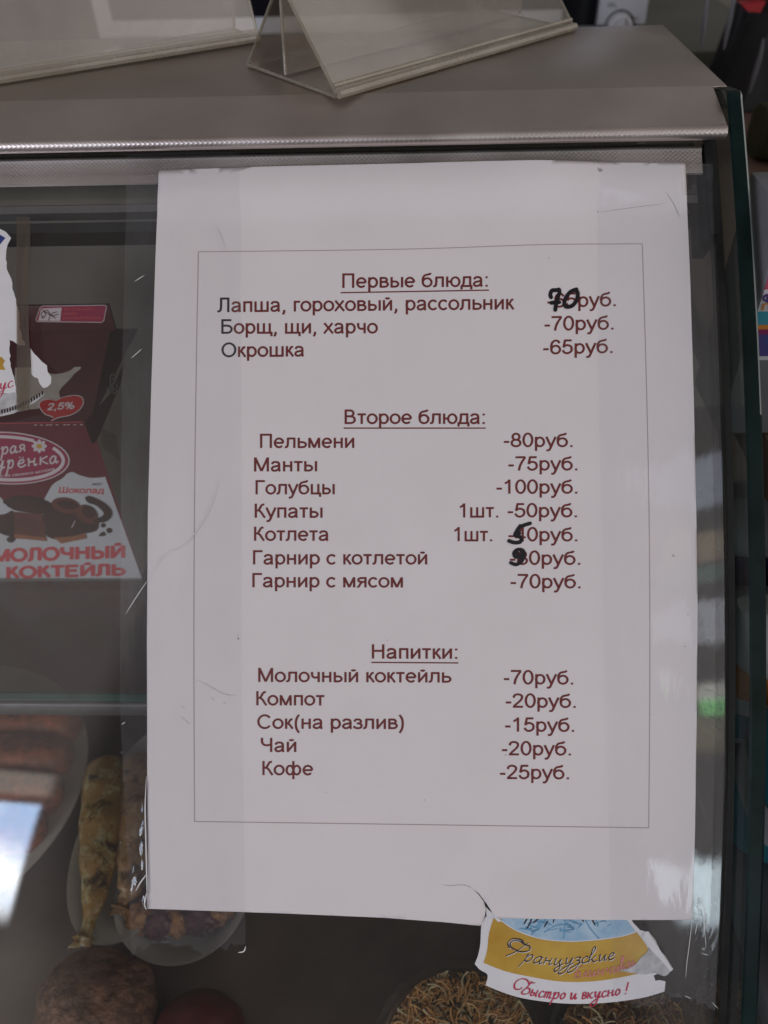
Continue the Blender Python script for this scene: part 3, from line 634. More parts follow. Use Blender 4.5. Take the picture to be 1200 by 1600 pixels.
# small age marks on the sheet
mb = MB()
for x, y, r in ((938,266,3.2),(934,331,1.4),(372,998,1.6),(1052,868,1.8),(1075,960,1.5),(1070,1010,1.3),(606,1000,1),(663,1250,1.2),(1016,1116,1.2),(790,1180,1),(858,403,1.1),(510,1238,.9)):
    pts = [(x+r*(1+.5*random.uniform(-1, 1))*math.cos(a*math.pi/4), y+r*(.8+.5*random.uniform(-1, 1))*math.sin(a*math.pi/4)) for a in range(8)]
    mb.add([on_paper(a, b, .00007) for a, b in pts], [tuple(range(7, -1, -1))], M['dirt']); mb.build('smudge', menu, smooth=False); mb = MB()
stroke(mb, [(934,262),(937,268),(942,265)], 1.6, on_paper, .00008, M['dirt'], taper=.6)
mb.build('smudge', menu, smooth=False); mb = MB()
stroke(mb, [(936,332),(985,325),(1040,318)], .7, on_paper, .00008, M['dirt'], taper=.8)
mb.build('smudge', menu, smooth=False); mb = MB()
stroke(mb, [(1040,300),(1052,318),(1062,340)], .8, on_paper, .00008, M['dirt'], taper=.8)
mb.build('smudge', menu, smooth=False); mb = MB()
stroke(mb, [(692,1382.4),(706,1383.6),(720,1382.4),(730,1384),(738,1388)], .6, on_paper, .00008, M['dirt'], taper=.5); mb.build('smudge', menu, smooth=False)

# ================================================================== ADHESIVE TAPES
UL, UR = gs(231, 900, .0007)[0], gs(1087, 900, .0007)[0]
SB = gs(600, 1435, .0007)[1]
def tape_h(u, s):
    inside = ss(u, UL-.0012, UL+.0012)*(1-ss(u, UR-.0012, UR+.0014))*ss(s, SB-.0015, SB+.002)*(1-ss(s, S_TOP+.001, S_TOP+.012))
    h = .00085+.0011*ss(s, .138, .143)*(1-inside)
    return max(h*(1-inside), 0)+(ph(u, s)+.00035)*inside + .00004*noise.noise(V((u*140, s*45, 5.5)))+.0001
def on_tape(x, y, off):
    u, s = gs(x, y, .001); return G(u, s, tape_h(u, s)+off)
def tape(left_px, right_px, ytop, ybot, label, seed, edge_wr):
    """left/right edges given as picture points at several heights"""
    def ed(tab, y):
        for (y0, x0), (y1, x1) in zip(tab, tab[1:]):
            if y <= y1: return x0+(x1-x0)*max(0, (y-y0))/(y1-y0)
        return tab[-1][1]
    mb = MB(); rnd = random.Random(seed); nu, nv = 40, 190
    def f(a, b):
        y = ytop+(ybot-ytop)*b
        if b == 1: y += 9*math.sin(a*9+seed)+6*rnd.uniform(-1, 1)
        x = ed(left_px, y)+(ed(right_px, y)-ed(left_px, y))*a
        u, s = gs(x, y, .001)
        h = tape_h(u, s)
        for xx, yy, wx, wy, hh in edge_wr:
            h += hh*math.exp(-((x-xx)/wx)**2-((y-yy)/wy)**2)*(.5+.5*math.sin(y*.21+x*.5))
        return G(u, s, h)
    mb.grid(lambda a, b: f(a, 1-b), nu, nv, M['tape'])
    return mb
lt = tape([(243,199),(600,190),(1100,187),(1480,205)], [(243,376),(600,377),(1100,378),(1480,384)], 243, 1480, '', 2,
          [(226,1320,3,70,.0006),(214,1380,5,22,.0008),(229,1415,3,20,.0007),(192,1230,3,60,.0003),(300,1478,50,5,.0003),(382,1472,5,10,.0006)])
for pts in ([(302,1063),(322,1072),(348,1086),(372,1088)], [(280,1121),(295,1134)], [(327,1091),(333,1096)], [(346,1099),(351,1101)], [(281,1104),(286,1110)], [(250,1225),(252,1230)], [(368,990),(371,1003)],
            [(342,742),(325,800),(290,850),(256,868),(231,905)], [(334,350),(344,372),(350,392)], [(232,905),(215,930),(196,960)], [(205,560),(222,545)], [(196,1128),(190,1132)], [(226,430),(210,440)]):
    stroke(lt, pts, 1.2, on_tape, .00015, M['scratch_glint'], taper=.85, n=5)
for pts in ([(229,1212),(227,1260),(228,1310),(229.5,1370),(230.5,1420)], [(229,1366),(220,1378),(212,1392)], [(384,1478),(381,1486),(372,1488)], [(229,1395),(226,1412),(229,1421)]):
    stroke(lt, pts, 2.0, on_tape, .0002, M['scratch_glint'], taper=.8, n=6)  # pale lines painted for glints along the tape's edge and creases
for k in range(46):
    t = random.random(); x, y = 190+random.gauss(0, 2.2)+10*(random.random()**3), 1170+290*t
    r = random.uniform(.00012, .00042); p = on_tape(x, y, 0); 
    lt.lathe(p, [(r, 0), (r*.75, r*.5), (r*.02, r*.7)], M['tape_bead'], n=8)
ltape = tag(lt.build('adhesive_tape', None, angle=80), 'clear sticky tape strip holding the left edge of the price list', 'tape', 'clear tapes holding the price list')
rt = tape([(243,934),(600,935),(1100,946),(1565,958)], [(243,1112),(600,1124),(900,1132),(1200,1134),(1565,1118)], 258, 1565, '', 5,
          [(1096,1470,4,50,.0007),(1110,1500,8,40,.0004),(1090,970,5,50,.0004),(1030,1530,30,30,.0004)])
for pts in ([(1081,1440),(1077,1475),(1073,1505),(1071,1528)], [(1101,1415),(1100,1440),(1103,1480)], [(1090,1440),(1086,1460)], [(1098,1490),(1106,1492)], [(1112,1565),(1122,1576)], [(1070,1556),(1080,1560)], [(1088,1418),(1094,1418)]):
    stroke(rt, pts, 1.0, on_tape, .00015, M['scratch_glint'], taper=.8, n=5)
for k in range(240):
    y = random.gauss(1420, 52) if k < 170 else random.gauss(1085, 40); x = random.uniform(1086, 1128)
    if y > 1560: continue
    r = random.choice([.00014, .0002, .0003, .00045, .0006])*random.uniform(.7, 1.1); p = on_tape(x, y, 0)
    rt.lathe(p, [(r, 0), (r*.8, r*.35), (r*.02, r*.5)], M['tape_bead'], n=8)
rtape = tag(rt.build('adhesive_tape', None, angle=80), 'clear bubbly tape strip holding the right edge of the price list', 'tape', 'clear tapes holding the price list')
# narrow brown translucent strip further left
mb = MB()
mb.grid(lambda a, b: (lambda us: G(us[0], us[1], .0006+.0004*noise.noise(V((us[0]*300, us[1]*20, 0)))))(gs(27+(20+1.5*math.sin(b*9))*a, 642-(642-340)*b)), 6, 60, M['brown_film'])
tag(mb.build('brown_strip', None), 'narrow brownish translucent strip beside the torn white sticker', 'tape')

# ================================================================== STICKERS
def on_glass(x, y, off):
    u, s = gs(x, y); return G(u, s, off)
M['vinyl'] = mat('white_vinyl', (.74, .72, .74), .35, var=.04, scale=60)
M['gold'] = mat('gold_print', (.58, .37, .065), .35, col2=(.46, .25, .03), scale=45)
M['sky_print'] = mat('light_blue_print', (.44, .58, .70), .4, col2=(.24, .42, .60), scale=140)
M['blue_print'] = mat('mid_blue_print', (.13, .30, .47), .4, var=.3, scale=200)
M['navy_print'] = mat('navy_print', (.03, .05, .22), .4, var=.2, scale=60)
M['red_print'] = mat('raspberry_print', (.50, .035, .085), .4)
M['pink_print'] = mat('faded_pink_print', (.60, .22, .20), .4, var=.2, scale=400)
M['dark_print'] = mat('dark_print', (.035, .018, .020), .4)
M['worn'] = mat('worn_adhesive', (.50, .49, .50), .3, var=.25, scale=240, bump=.0002, bscale=300)
st = thing('promo_sticker', G(.07, -.19, .0002), 'torn yellow and white ribbon shaped sticker with script lettering below the price list', 'sticker')
mb = MB()
outl = smooth_pts([(770,1424),(757,1434),(752,1446),(750.5,1474),(747,1492),(742,1505)], 4)+smooth_pts([(742,1506),(750,1515),(762,1523),(758.5,1539)], 3)+\
  smooth_pts([(758.5,1539),(785,1550),(820,1560),(880,1567.5),(940,1567),(1000,1559.5),(1038,1549)], 5)+[(1040,1533),(1030,1531),(1024,1532),(1021,1524),(1028,1521),(1037,1524),(1052,1514),(1046,1504),(1040,1494),(1032,1486),(1024,1468),(1014,1456),(1000,1453),(988,1440),(978,1400),(780,1395)]
poly_glass(mb, outl, .00012, M['vinyl']); mb.build('backing', st, angle=60)
mb = MB()
band = smooth_pts([(772,1431),(764,1458),(761,1484),(755.5,1503.5)], 5)+smooth_pts([(755.5,1504),(786,1516),(820,1524),(880,1533.5),(940,1531.5),(1008,1519)], 5)+[(1014,1505),(1016,1488),(1008,1474),(995,1456)]+smooth_pts([(994,1456.5),(968,1464),(920,1470),(880,1471),(840,1466),(806,1454),(784,1440)], 5)
poly_glass(mb, band, .00018, M['gold']); 
blue = [(784,1438.5)]+smooth_pts([(806,1452.5),(840,1464.5),(880,1469.5),(920,1468.5),(968,1462.5),(993,1455)], 5)+[(974,1430),(966,1400),(790,1400)]
poly_glass(mb, blue, .00018, M['sky_print'])
for p in ([(880,1467),(882,1450),(884,1425)], [(936,1466),(922,1450),(912,1432)], [(830,1460),(842,1448),(856,1432)], [(850,1456),(868,1446),(884,1444)]): stroke(mb, p, 1.8, on_glass, .00023, M['blue_print'])
for p in ([(822,1452),(830,1436),(826,1424)], [(818,1444),(824,1434)], [(850,1448),(856,1438)], [(864,1442),(868,1424)], [(832,1442),(842,1434)], [(930,1446),(924,1434)], [(912,1440),(906,1430)], [(890,1438),(892,1426)]): stroke(mb, p, 2.4, on_glass, .00026, M['dark_print'], taper=.6)
for k in range(26): 
    x = random.uniform(815, 960); y = random.uniform(1436, 1452); stroke(mb, [(x, y), (x+random.uniform(-9, 9), y+random.uniform(-5, 6)), (x+random.uniform(-14, 14), y+random.uniform(-4, 8))], random.uniform(1, 3.2), on_glass, .00021+k*1e-6, M['blue_print'], taper=.8)
mb.build('printed_band', st, angle=60)
mb = MB()
zz = lambda pts: [(740+x/3.75, 1420+y/3.75) for x, y in pts]
baseF = zz([(190,262),(290,300),(450,326),(620,318),(825,292)])
cursive(mb, 'Французские', [(p[0]+.9, p[1]+1.0) for p in baseF], 10.5, 2.2, on_glass, .00022, M['vinyl'], nib=40, slant=.38)
cursive(mb, 'Французские', baseF, 10.5, 2.1, on_glass, .00030, M['dark_print'], nib=40, slant=.38)
mb.build('dark_lettering', st, smooth=False)
mb = MB(); cursive(mb, 'блинчики', zz([(590,402),(720,388),(850,362),(950,322)]), 9.5, 3.0, on_glass, .00034, M['pink_print'], nib=40, slant=.3)
mb.build('pink_lettering', st, smooth=False)
mb = MB(); cursive(mb, 'Быстро и вκусно !', zz([(268,490),(400,517),(560,527),(740,517),(905,494)]), 9.6, 2.7, on_glass, .00030, M['red_print'], nib=15, slant=.25)
mb.build('red_lettering', st, smooth=False)
# worn patch, peeled edge and hole at the right end
mb = MB()
poly_glass(mb, smooth_pts(zz([(850,355),(905,345),(950,318),(975,285),(1010,255),(1030,225),(1075,235),(1110,280),(1155,345),(1120,390),(1060,372),(1000,380),(930,372)]), 4, True), .00042, M['worn'])
poly_glass(mb, zz([(1000,130),(1020,125),(1060,190),(1120,280),(1165,350),(1150,362),(1100,300),(1040,240),(985,160)]), .0006, M['vinyl'])
mb.build('peeled_edge', st, angle=60)
mb = MB()
p = [(758,1414),(764,1421),(771,1426),(784,1438),(778,1439),(770,1431),(760,1429)]
vv, ff = cut_poly([gs(*q_) for q_ in p], .002, .002); mb.add([G(u, s, .0006+.0012*noise.noise(V((u*90, s*90, 1)))**2) for u, s in vv], ff, M['vinyl']); mb.build('curled_corner', st)
st2 = thing('torn_sticker', G(-.17, .05, .0002), 'torn white sticker with a blue corner and red script left of the price list', 'sticker')
y3 = lambda pts: [(x/4.323, 330+y/4.323) for x, y in pts]
mb = MB()
tornl = y3([(-120,120),(0,120),(40,140),(76,182),(52,228),(42,262),(38,300),(52,390),(78,460),(86,520),(108,600),(120,650),(135,690),(132,790),(166,905),(128,905),(92,880),(66,868),(66,952),(74,1050),(98,1120),(112,1190),(110,1225),(40,1232),(-120,1236)])
poly_glass(mb, [(x+(random.uniform(-1.3, 1.3) if x > -5 and y > 385 else 0), y+(random.uniform(-1, 1) if x > -5 and y > 385 else 0)) for x, y in densify(tornl, 5)], .00012, M['vinyl']); mb.build('backing', st2)
mb = MB(); poly_glass(mb, y3([(-110,160),(0,160),(38,182),(0,228),(-110,240)]), .0002, M['navy_print']); mb.build('blue_corner', st2)
mb = MB(); poly_glass(mb, y3([(-110,985),(10,985),(34,1010),(20,1040),(38,1072),(-110,1072)]), .0002, M['gold']); mb.build('printed_band', st2)
mb = MB(); cursive(mb, 'кус', [(-14,610.5),(2,609),(22,604)], 10, 2.2, on_glass, .0002, M['red_print'], nib=20, slant=.3); mb.build('red_lettering', st2, smooth=False)
mb = MB()
poly_glass(mb, y3([(-120,1236),(40,1232),(112,1225),(140,1290),(215,1270),(290,1222),(300,1238),(240,1290),(150,1340),(90,1368),(0,1388),(-120,1392)]), .00012, M['worn'])
for k in range(22):
    t = k/21; x, y = [(-100+380*t), (1392-20*t-120*t*t)]; poly_glass(mb, y3([(x, y-34), (x+12, y-38), (x+14, y-12), (x+2, y-6)]), .0002, M['dark_print'])
poly_glass(mb, y3([(206,925),(228,958),(252,982),(285,1018),(318,1042),(322,1085),(348,1120),(345,1165),(318,1190),(292,1194),(268,1165),(256,1128),(232,1122),(212,1100)]), .00012, M['vinyl'])
mb.build('glue_residue', st2)

# ================================================================== MILKSHAKE CARTON
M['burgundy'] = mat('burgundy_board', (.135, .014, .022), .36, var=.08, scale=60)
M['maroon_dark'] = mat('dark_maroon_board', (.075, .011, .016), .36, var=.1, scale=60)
M['board_white'] = mat('white_board', (.60, .59, .62), .4, var=.04, scale=40)
M['board_side'] = mat('grey_board', (.52, .49, .46), .45, col2=(.40, .34, .30), scale=50)
M['crimson'] = mat('crimson_print', (.34, .022, .075), .35)
M['logo_white'] = mat('pinkish_white_print', (.74, .62, .66), .4)
M['bubble'] = mat('red_print', (.48, .022, .022), .35)
M['coral'] = mat('coral_print', (.62, .075, .090), .4)
M['choc'] = mat('chocolate_print', (.060, .020, .014), .35, col2=(.030, .012, .010), scale=90)
M['choc_mid'] = mat('milk_chocolate_print', (.16, .045, .028), .35, col2=(.09, .026, .018), scale=90)
M['choc_light'] = mat('caramel_print', (.30, .11, .05), .35, var=.2, scale=90)
M['yellow'] = mat('yellow_print', (.60, .36, .05), .4)
cw = .0920; cx1 = -.1479; cx0 = cx1-cw; cyf = .0716; cyb = cyf+cw*.92; cz0 = SHZ+.0002; czf = .0024; yr = .1172; zr = .0238; zf = .0368
carton = thing('milkshake_carton', ((cx0+cx1)/2, (cyf+cyb)/2, cz0), 'burgundy and white gable top carton of chocolate milkshake standing on the glass shelf', 'carton')
mb = MB(); B = M['burgundy']; Wt = M['board_white']
vs = [(cx0,cyf,cz0),(cx1,cyf,cz0),(cx1,cyb,cz0),(cx0,cyb,cz0),(cx0,cyf,czf),(cx1,cyf,czf),(cx1,cyb,czf),(cx0,cyb,czf)]
mb.add(vs, [(0,1,5,4),(2,3,7,6),(3,0,4,7),(0,3,2,1)], B); mb.add(vs, [(1,2,6,5)], M['board_side'])
bodyo = mb.build('body', carton, smooth=False)
mb = MB(); rx = -.1462
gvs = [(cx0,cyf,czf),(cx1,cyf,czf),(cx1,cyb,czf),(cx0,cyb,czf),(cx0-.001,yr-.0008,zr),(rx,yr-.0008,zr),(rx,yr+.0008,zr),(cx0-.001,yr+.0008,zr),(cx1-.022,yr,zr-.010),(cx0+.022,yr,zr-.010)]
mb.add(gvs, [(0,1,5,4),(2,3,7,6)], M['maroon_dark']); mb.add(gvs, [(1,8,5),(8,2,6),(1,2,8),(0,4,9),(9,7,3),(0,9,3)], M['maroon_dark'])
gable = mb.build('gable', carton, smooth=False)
mb = MB(); mb.box((cx0-.001, yr-.0010, zr), (-.1436, yr+.0010, zf), M['maroon_dark'], .0003); mb.build('top_fin', carton)
FP = ((cx0, cyf, cz0), (0, -1, 0))
gn = V((0, -(zr-czf), (yr-cyf))).normalized(); GP = ((cx0, cyf, czf), gn)
NP = ((cx0, yr-.0010, zr), (0, -1, 0))
SP = ((cx1, cyf, cz0), (1, 0, 0))
def surf_of(P):
    n = V(P[1]).normalized()
    return lambda x, y, off: on_plane(x, y, P[0], n)+n*off
fs_, gsf, nsf = surf_of(FP), surf_of(GP), surf_of(NP)
y4 = lambda pts: [(x/4.573, 600+y/4.573) for x, y in pts]
mb = MB()
wav = [(-34,772)]+[(-20,764),(-6,772)]+y4([(0,805),(25,832),(60,880)])+y4([(180,900),(300,840)])+smooth_pts(y4([(310,835),(345,770),(380,715),(450,670),(480,640),(520,628),(570,650),(640,668),(700,668),(752,662)]), 4)+[(221,901),(222.5,906),(0,908.5),(-38,910)]
poly_face(mb, wav, *FP, .00015, Wt); mb.build('white_splash', carton, smooth=False)
# rounded logo
def ell(cx, cy, rx_, ry, k=48, tilt=0.0, a0=0, a1=360):
    out = []
    for i in range(k):
        a = math.radians(a0+(a1-a0)*i/(k if a1-a0 == 360 else k-1)); x, y = rx_*math.cos(a), ry*math.sin(a); out.append((cx+x*math.cos(tilt)-y*math.sin(tilt), cy+x*math.sin(tilt)+y*math.cos(tilt)))
    return out
LC = (10, 715); tl = .05
mb = MB(); poly_face(mb, ell(*LC, 99.5, 41, tilt=tl), *FP, .00030, M['logo_white']); poly_face(mb, ell(*LC, 97.3, 39.3, tilt=tl), *FP, .00040, M['crimson'])
stroke(mb, ell(*LC, 89.5, 33.5, tilt=tl, k=40, a0=-36, a1=175), 5.2, fs_, .0005, M['logo_white'], n=1); stroke(mb, ell(*LC, 89.5, 33.5, tilt=tl, k=30, a0=-175, a1=-62), 4.8, fs_, .0005, M['logo_white'], n=1)
for k in range(8):
    a = k*math.pi/4; poly_face(mb, ell(62+7.5*math.cos(a), 696+6.2*math.sin(a), 4.6, 2.9, 12, tilt=a), *FP, .00055+k*1e-6, M['logo_white'])
poly_face(mb, ell(62, 696, 4.4, 3.7, 16), *FP, .00065, M['yellow'])
cursive(mb, 'рая', [(3,708),(20,706.5),(42,703.5)], 10.5, 2.4, fs_, .0006, M['logo_white'], nib=None, slant=.1)
cursive(mb, 'у', [(-6,731),(10,730)], 12, 2.5, fs_, .0006, M['logo_white'], nib=None, slant=.1)
cursive(mb, 'р', [(12,730),(24,729.5)], 12, 2.5, fs_, .0006, M['logo_white'], nib=None, slant=.1)
cursive(mb, 'е', [(28,729),(42,727)], 11, 2.5, fs_, .0006, M['logo_white'], nib=None, slant=.1)
cursive(mb, 'н', [(44,727.5),(60,725.5)], 12, 2.5, fs_, .0006, M['logo_white'], nib=None, slant=.1)
stroke(mb, [(64,712.5),(64,718),(63.5,725)], 2.5, fs_, .0006, M['logo_white']); stroke(mb, [(75,711.5),(65,718),(76,723.5)], 2.3, fs_, .0006, M['logo_white'], n=3)
cursive(mb, 'а', [(78,723.5),(93,721)], 11, 2.5, fs_, .0006, M['logo_white'], nib=None, slant=.1)
for x in (31.5, 36.5): poly_face(mb, ell(x, 713.5, 1.3, 1.1, 8), *FP, .0006, M['logo_white'])
type_line(mb, 'сделано из свежего молока', -30, 86, 744.5, 733, 4.6, fs_, .0006, M['logo_white'], curve=3.5)
mb.build('logo', carton, smooth=False)
mb = MB()
type_line(mb, 'Шоколад', 91, 163, 769.5, 770.5, 9.5, fs_, .0003, M['coral'], shear=.15, offset=.012); type_line(mb, 'вкус', 144, 159, 757.5, 757, 4, fs_, .0003, M['choc'], shear=.3)
mb.build('flavour_lettering', carton, smooth=False); mb = MB()
type_line(mb, 'МОЛОЧНЫЙ', -12, 196, 877.5, 871, 19.5, fs_, .0003, M['coral'], offset=.045)
mb.build('product_lettering', carton, smooth=False); mb = MB()
type_line(mb, 'КОКТЕЙЛЬ', 10, 197, 903, 898, 17.5, fs_, .0003, M['coral'], offset=.045)
mb.build('product_lettering', carton, smooth=False)
mb = MB()
def ch(pts, m, off): poly_face(mb, smooth_pts(y4(pts), 3, True), *FP, off, m)
ch([(-60,900),(-20,930),(40,925),(100,908),(108,1075),(40,1078),(-10,1060),(-80,1070),(-110,980)], M['choc'], .0003)
ch([(20,835),(80,805),(150,795),(280,812),(370,850),(400,900),(310,925),(200,915),(110,900),(60,870)], M['choc'], .00036)
poly_face(mb, y4([(103,910),(300,925),(338,1118),(105,1096)]), *FP, .00042, M['choc_mid']); poly_face(mb, y4([(104,1068),(328,1092),(338,1119),(105,1098)]), *FP, .00047, M['choc_light'])
ch([(305,930),(420,890),(500,870),(640,895),(705,960),(695,1040),(610,1065),(520,1090),(440,1110),(340,1085),(320,1000)], M['choc'], .00049)
poly_face(mb, y4([(385,1092),(520,1085),(610,1058),(622,1098),(440,1136)]), *FP, .00054, M['choc_light'])
poly_face(mb, y4(ell(472, 864, 104, 56, 28, .18)), *FP, .00058, M['choc_mid']); poly_face(mb, y4(ell(486, 858, 76, 30, 24, .2)), *FP, .00061, M['choc'])
poly_face(mb, y4(ell(622, 925, 82, 62, 28, .5)), *FP, .00064, M['choc_mid']); poly_face(mb, y4(ell(636, 908, 52, 40, 24, .6)), *FP, .00066, M['choc'])
ch([(610,805),(650,798),(750,848),(803,912),(772,972),(700,985),(665,965),(725,942),(742,912),(690,862),(632,842)], M['choc'], .00068)
for c in ([(720,1003),(745,990),(758,1010),(735,1025)], [(760,1035),(790,1025),(806,1050),(775,1065)], [(705,1080),(740,1050),(760,1075),(735,1085)], [(50,1100),(100,1075),(120,1100),(90,1130),(60,1125)]): ch(c, M['choc'], .0003)
stroke(mb, y4([(512,1022),(526,1000),(540,966)]), 1.3, fs_, .00072, M['logo_white'], taper=.6)
mb.build('chocolate_picture', carton, smooth=False)
mb = MB()
poly_face(mb, smooth_pts(y3([(120,930),(200,945),(250,990),(310,1050),(330,1095),(400,1100),(470,1080),(510,1050),(540,1048),(546,1064),(505,1098),(470,1140),(420,1190),(400,1230),(405,1290),(300,1325),(200,1340),(100,1320)]), 3, True), *GP, .0002, M['board_side']); mb.build('milk_splash', gable, smooth=False)
mb = MB()
hb = smooth_pts(y3([(262,1315),(280,1285),(320,1272),(378,1280),(420,1260),(500,1244),(552,1254),(569,1290),(545,1342),(480,1382),(395,1400),(345,1422),(360,1398),(300,1372)]), 4, True)
poly_face(mb, hb, *GP, .00035, M['logo_white'])
cxh, cyh = 96.5, 636.5
poly_face(mb, [(cxh+(x-cxh)*.955, cyh+(y-cyh)*.93) for x, y in hb], *GP, .00045, M['bubble'])
type_line(mb, '2,5%', 73.5, 116.5, 642, 639.5, 10.5, gsf, .0006, M['logo_white'], shear=.25, offset=.02); mb.build('fat_badge', gable, smooth=False)
mb = MB()
for k in range(9): x = 52+k*9+random.uniform(-2, 2); stroke(mb, [(x, 664-.25*k*.3), (x+5, 663.4-.25*k*.3)], 1.0, fs_, .0002, M['logo_white'], taper=.7)
stroke(mb, [(-36, 661.5), (40, 660.6), (128, 658.8)], 1.0, fs_, .0002, M['coral'], n=4); mb.build('fold_scuffs', carton, smooth=False)
mb = MB()
rr = y3([(252,742),(245,728),(272,650),(286,638),(712,632),(722,640),(702,738),(688,748)])
stroke(mb, rr+[rr[0], rr[1]], 1.0, nsf, .0004, M['logo_white'], n=1); poly_face(mb, rr, *NP, .0003, M['crimson'])
poly_face(mb, y3([(262,736),(280,655),(418,648),(408,738)]), *NP, .00045, M['logo_white'])
for p in ([(285,660),(330,690),(380,720)], [(300,720),(280,690),(320,665),(350,700),(400,690)], [(330,735),(350,690),(390,675)], [(280,720),(310,700),(300,670)]): stroke(mb, y3(p), 1.2, nsf, .0006, M['maroon_dark'])
for t_, x1, yb in (('Встряхнуть', 148, 484.3), ('перед', 120, 491), ('употреблением', 158, 497.6)): type_line(mb, t_, 100.5 if yb < 490 else 98.5, x1, yb, yb-.3, 4.3, nsf, .0005, M['coral'], offset=.01)
mb.build('shake_note', carton, smooth=False)
mb = MB(); ssf = surf_of(SP)
poly_face(mb, [(131,660),(172,615),(196,560),(188,600),(150,690),(143,694)], *SP, .0002, M['maroon_dark'])
poly_face(mb, ell(175.5, 600, 6.5, 19, 20, tilt=-.12), *SP, .0004, M['dark_print']); stroke(mb, ell(175.5, 600, 5, 15.5, 20, tilt=-.12), 1.1, ssf, .0006, M['logo_white'], n=1)
stroke(mb, [(174,590),(178,596),(173,602),(177,610)], 1.4, ssf, .0006, M['logo_white'])
for k in range(9): stroke(mb, [(158+k*2.6, 668+k*1.5), (160+k*3.2, 700+k*2.5)], .8, ssf, .0003, M['choc_mid'], n=3)
mb.build('side_print', carton, smooth=False)

# ================================================================== FOOD ON THE DECK
DZ0 = -.2455; FS = 1.15
M['china'] = mat('white_china', (.56, .55, .53), .18, var=.03, scale=40)
def fish_mat(name, c1, c2, c3):
    m = mat(name, c1, .34, bump=.0007, bscale=190, coat=.35); t = m.node_tree; N = t.nodes.new; L = t.links.new
    tcn = N('ShaderNodeTexCoord'); prev = None
    for sc, lo, hi, col in ((140, .36, .52, c2), (75, .545, .64, c3), (420, .56, .68, c3)):
        n = N('ShaderNodeTexNoise'); n.inputs['Scale'].default_value = sc; n.inputs['Detail'].default_value = 7; n.inputs['Roughness'].default_value = .68; n.inputs['Distortion'].default_value = .5; L(tcn.outputs['Object'], n.inputs['Vector'])
        r = N('ShaderNodeMapRange'); r.inputs[1].default_value = lo; r.inputs[2].default_value = hi; L(n.outputs[0], r.inputs[0])
        x = N('ShaderNodeMix'); x.data_type = 'RGBA'; L(r.outputs[0], x.inputs[0])
        if prev is None: x.inputs[6].default_value = (*c1, 1)
        else: L(prev, x.inputs[6])
        x.inputs[7].default_value = (*col, 1); prev = x.outputs[2]
    L(prev, t.nodes['Principled BSDF'].inputs['Base Color']); return m
M['fish'] = fish_mat('fried_fish_skin', (.52, .45, .25), (.33, .19, .055), (.045, .024, .012))
M['fish_pale'] = fish_mat('browned_fish_skin', (.42, .29, .17), (.30, .16, .07), (.05, .025, .015))
M['sausage'] = mat('fried_sausage', (.42, .11, .04), .4, col2=(.10, .026, .014), scale=95, bump=.0005, bscale=140, coat=.2)
M['dome'] = mat('mottled_brown', (.30, .155, .10), .6, col2=(.05, .022, .016), scale=110, bump=.004, bscale=170)
M['beet'] = mat('beet_red_crust', (.12, .016, .014), .4, col2=(.05, .009, .010), scale=50, bump=.0004, bscale=120)
M['roast'] = mat('browned_pieces', (.62, .33, .14), .4, col2=(.16, .06, .035), scale=110, bump=.0005, bscale=200)
M['purple'] = mat('dark_purple_pieces', (.17, .055, .075), .3, col2=(.03, .012, .02), scale=120, bump=.0004, bscale=200)
M['carrot'] = mat('carrot_shreds', (.93, .58, .27), .5, col2=(.86, .45, .17), scale=120)
M['carrot_pale'] = mat('pale_shreds', (.93, .78, .50), .5, var=.2, scale=120)
M['herb'] = mat('dark_herbs', (.03, .025, .012), .5, var=.3, scale=100)
M['tub'] = clear('clear_plastic_tub', (.99, .99, .985), .06, .06, haze=.03, hazecol=(.4, .4, .4), bump=.0002, bscale=60)
def plate(c, rad, label, sx=1, sy=1, rot=0, h=.016):
    rad *= FS
    mb = MB(); mb.lathe(c, [(rad*.01, .002), (rad*.55, .002), (rad*.72, .006), (rad*.96, h), (rad, h+.0008), (rad*1.0, h-.0006), (rad*.74, .003), (rad*.58, 0), (rad*.01, 0)], M['china'], 64, sx, sy, rot)
    return tag(mb.build('plate', None, angle=50), label, 'plate', 'plates of food on the counter deck')
def lump(name, c, rx_, ry_, rz_, m, label, cat, seed, amp=.12, fq=3.0, rot=0, group=None, flat=True):
    rx_ *= FS; ry_ *= FS; rz_ *= FS
    bm = bmesh.new(); bmesh.ops.create_icosphere(bm, subdivisions=4, radius=1)
    for v in bm.verts:
        d = 1+amp*noise.noise(v.co*fq*.5+V((seed, 0, 0)))+amp*.4*noise.noise(v.co*fq*1.7+V((0, seed, 0)))
        p = v.co*d
        if flat and p.z < -.55: p.z = -.55+(p.z+.55)*.15
        x, y = p.x*rx_, p.y*ry_
        v.co = V((x*math.cos(rot)-y*math.sin(rot), x*math.sin(rot)+y*math.cos(rot), p.z*rz_))+V(c)
    mb = MB(); mb.bm(bm, m); return tag(mb.build(name, None), label, cat, group)
pA = on_z(-10, 1190, DZ0+.014); pA = V((pA.x-.028, pA.y-.018, DZ0))
plate((pA.x, pA.y, DZ0), .078, 'round white plate under the fried sausages at the left', sy=1.0)
def sausage(px0, px1, z, r, label, seed):
    r *= FS; a, b = on_z(*px0, z), on_z(*px1, z); mb = MB(); pts = []; rad = []
    for i in range(25):
        t = i/24; p = a.lerp(b, t)+V((0, .004*math.sin(t*3.1), 0)); pts.append(p+V((0, 0, .0006*noise.noise(V((t*6, seed, 0))))))
        e = min(t, 1-t)*9; rad.append(r*(math.sqrt(max(.02, 1-(1-min(1, e))**2)))*(1+.09*noise.noise(V((t*7, seed, 2)))))
    mb.tube(pts, rad, M['sausage'], 18); return tag(mb.build('sausage', None), label, 'sausage', 'fried sausages on the left plate')
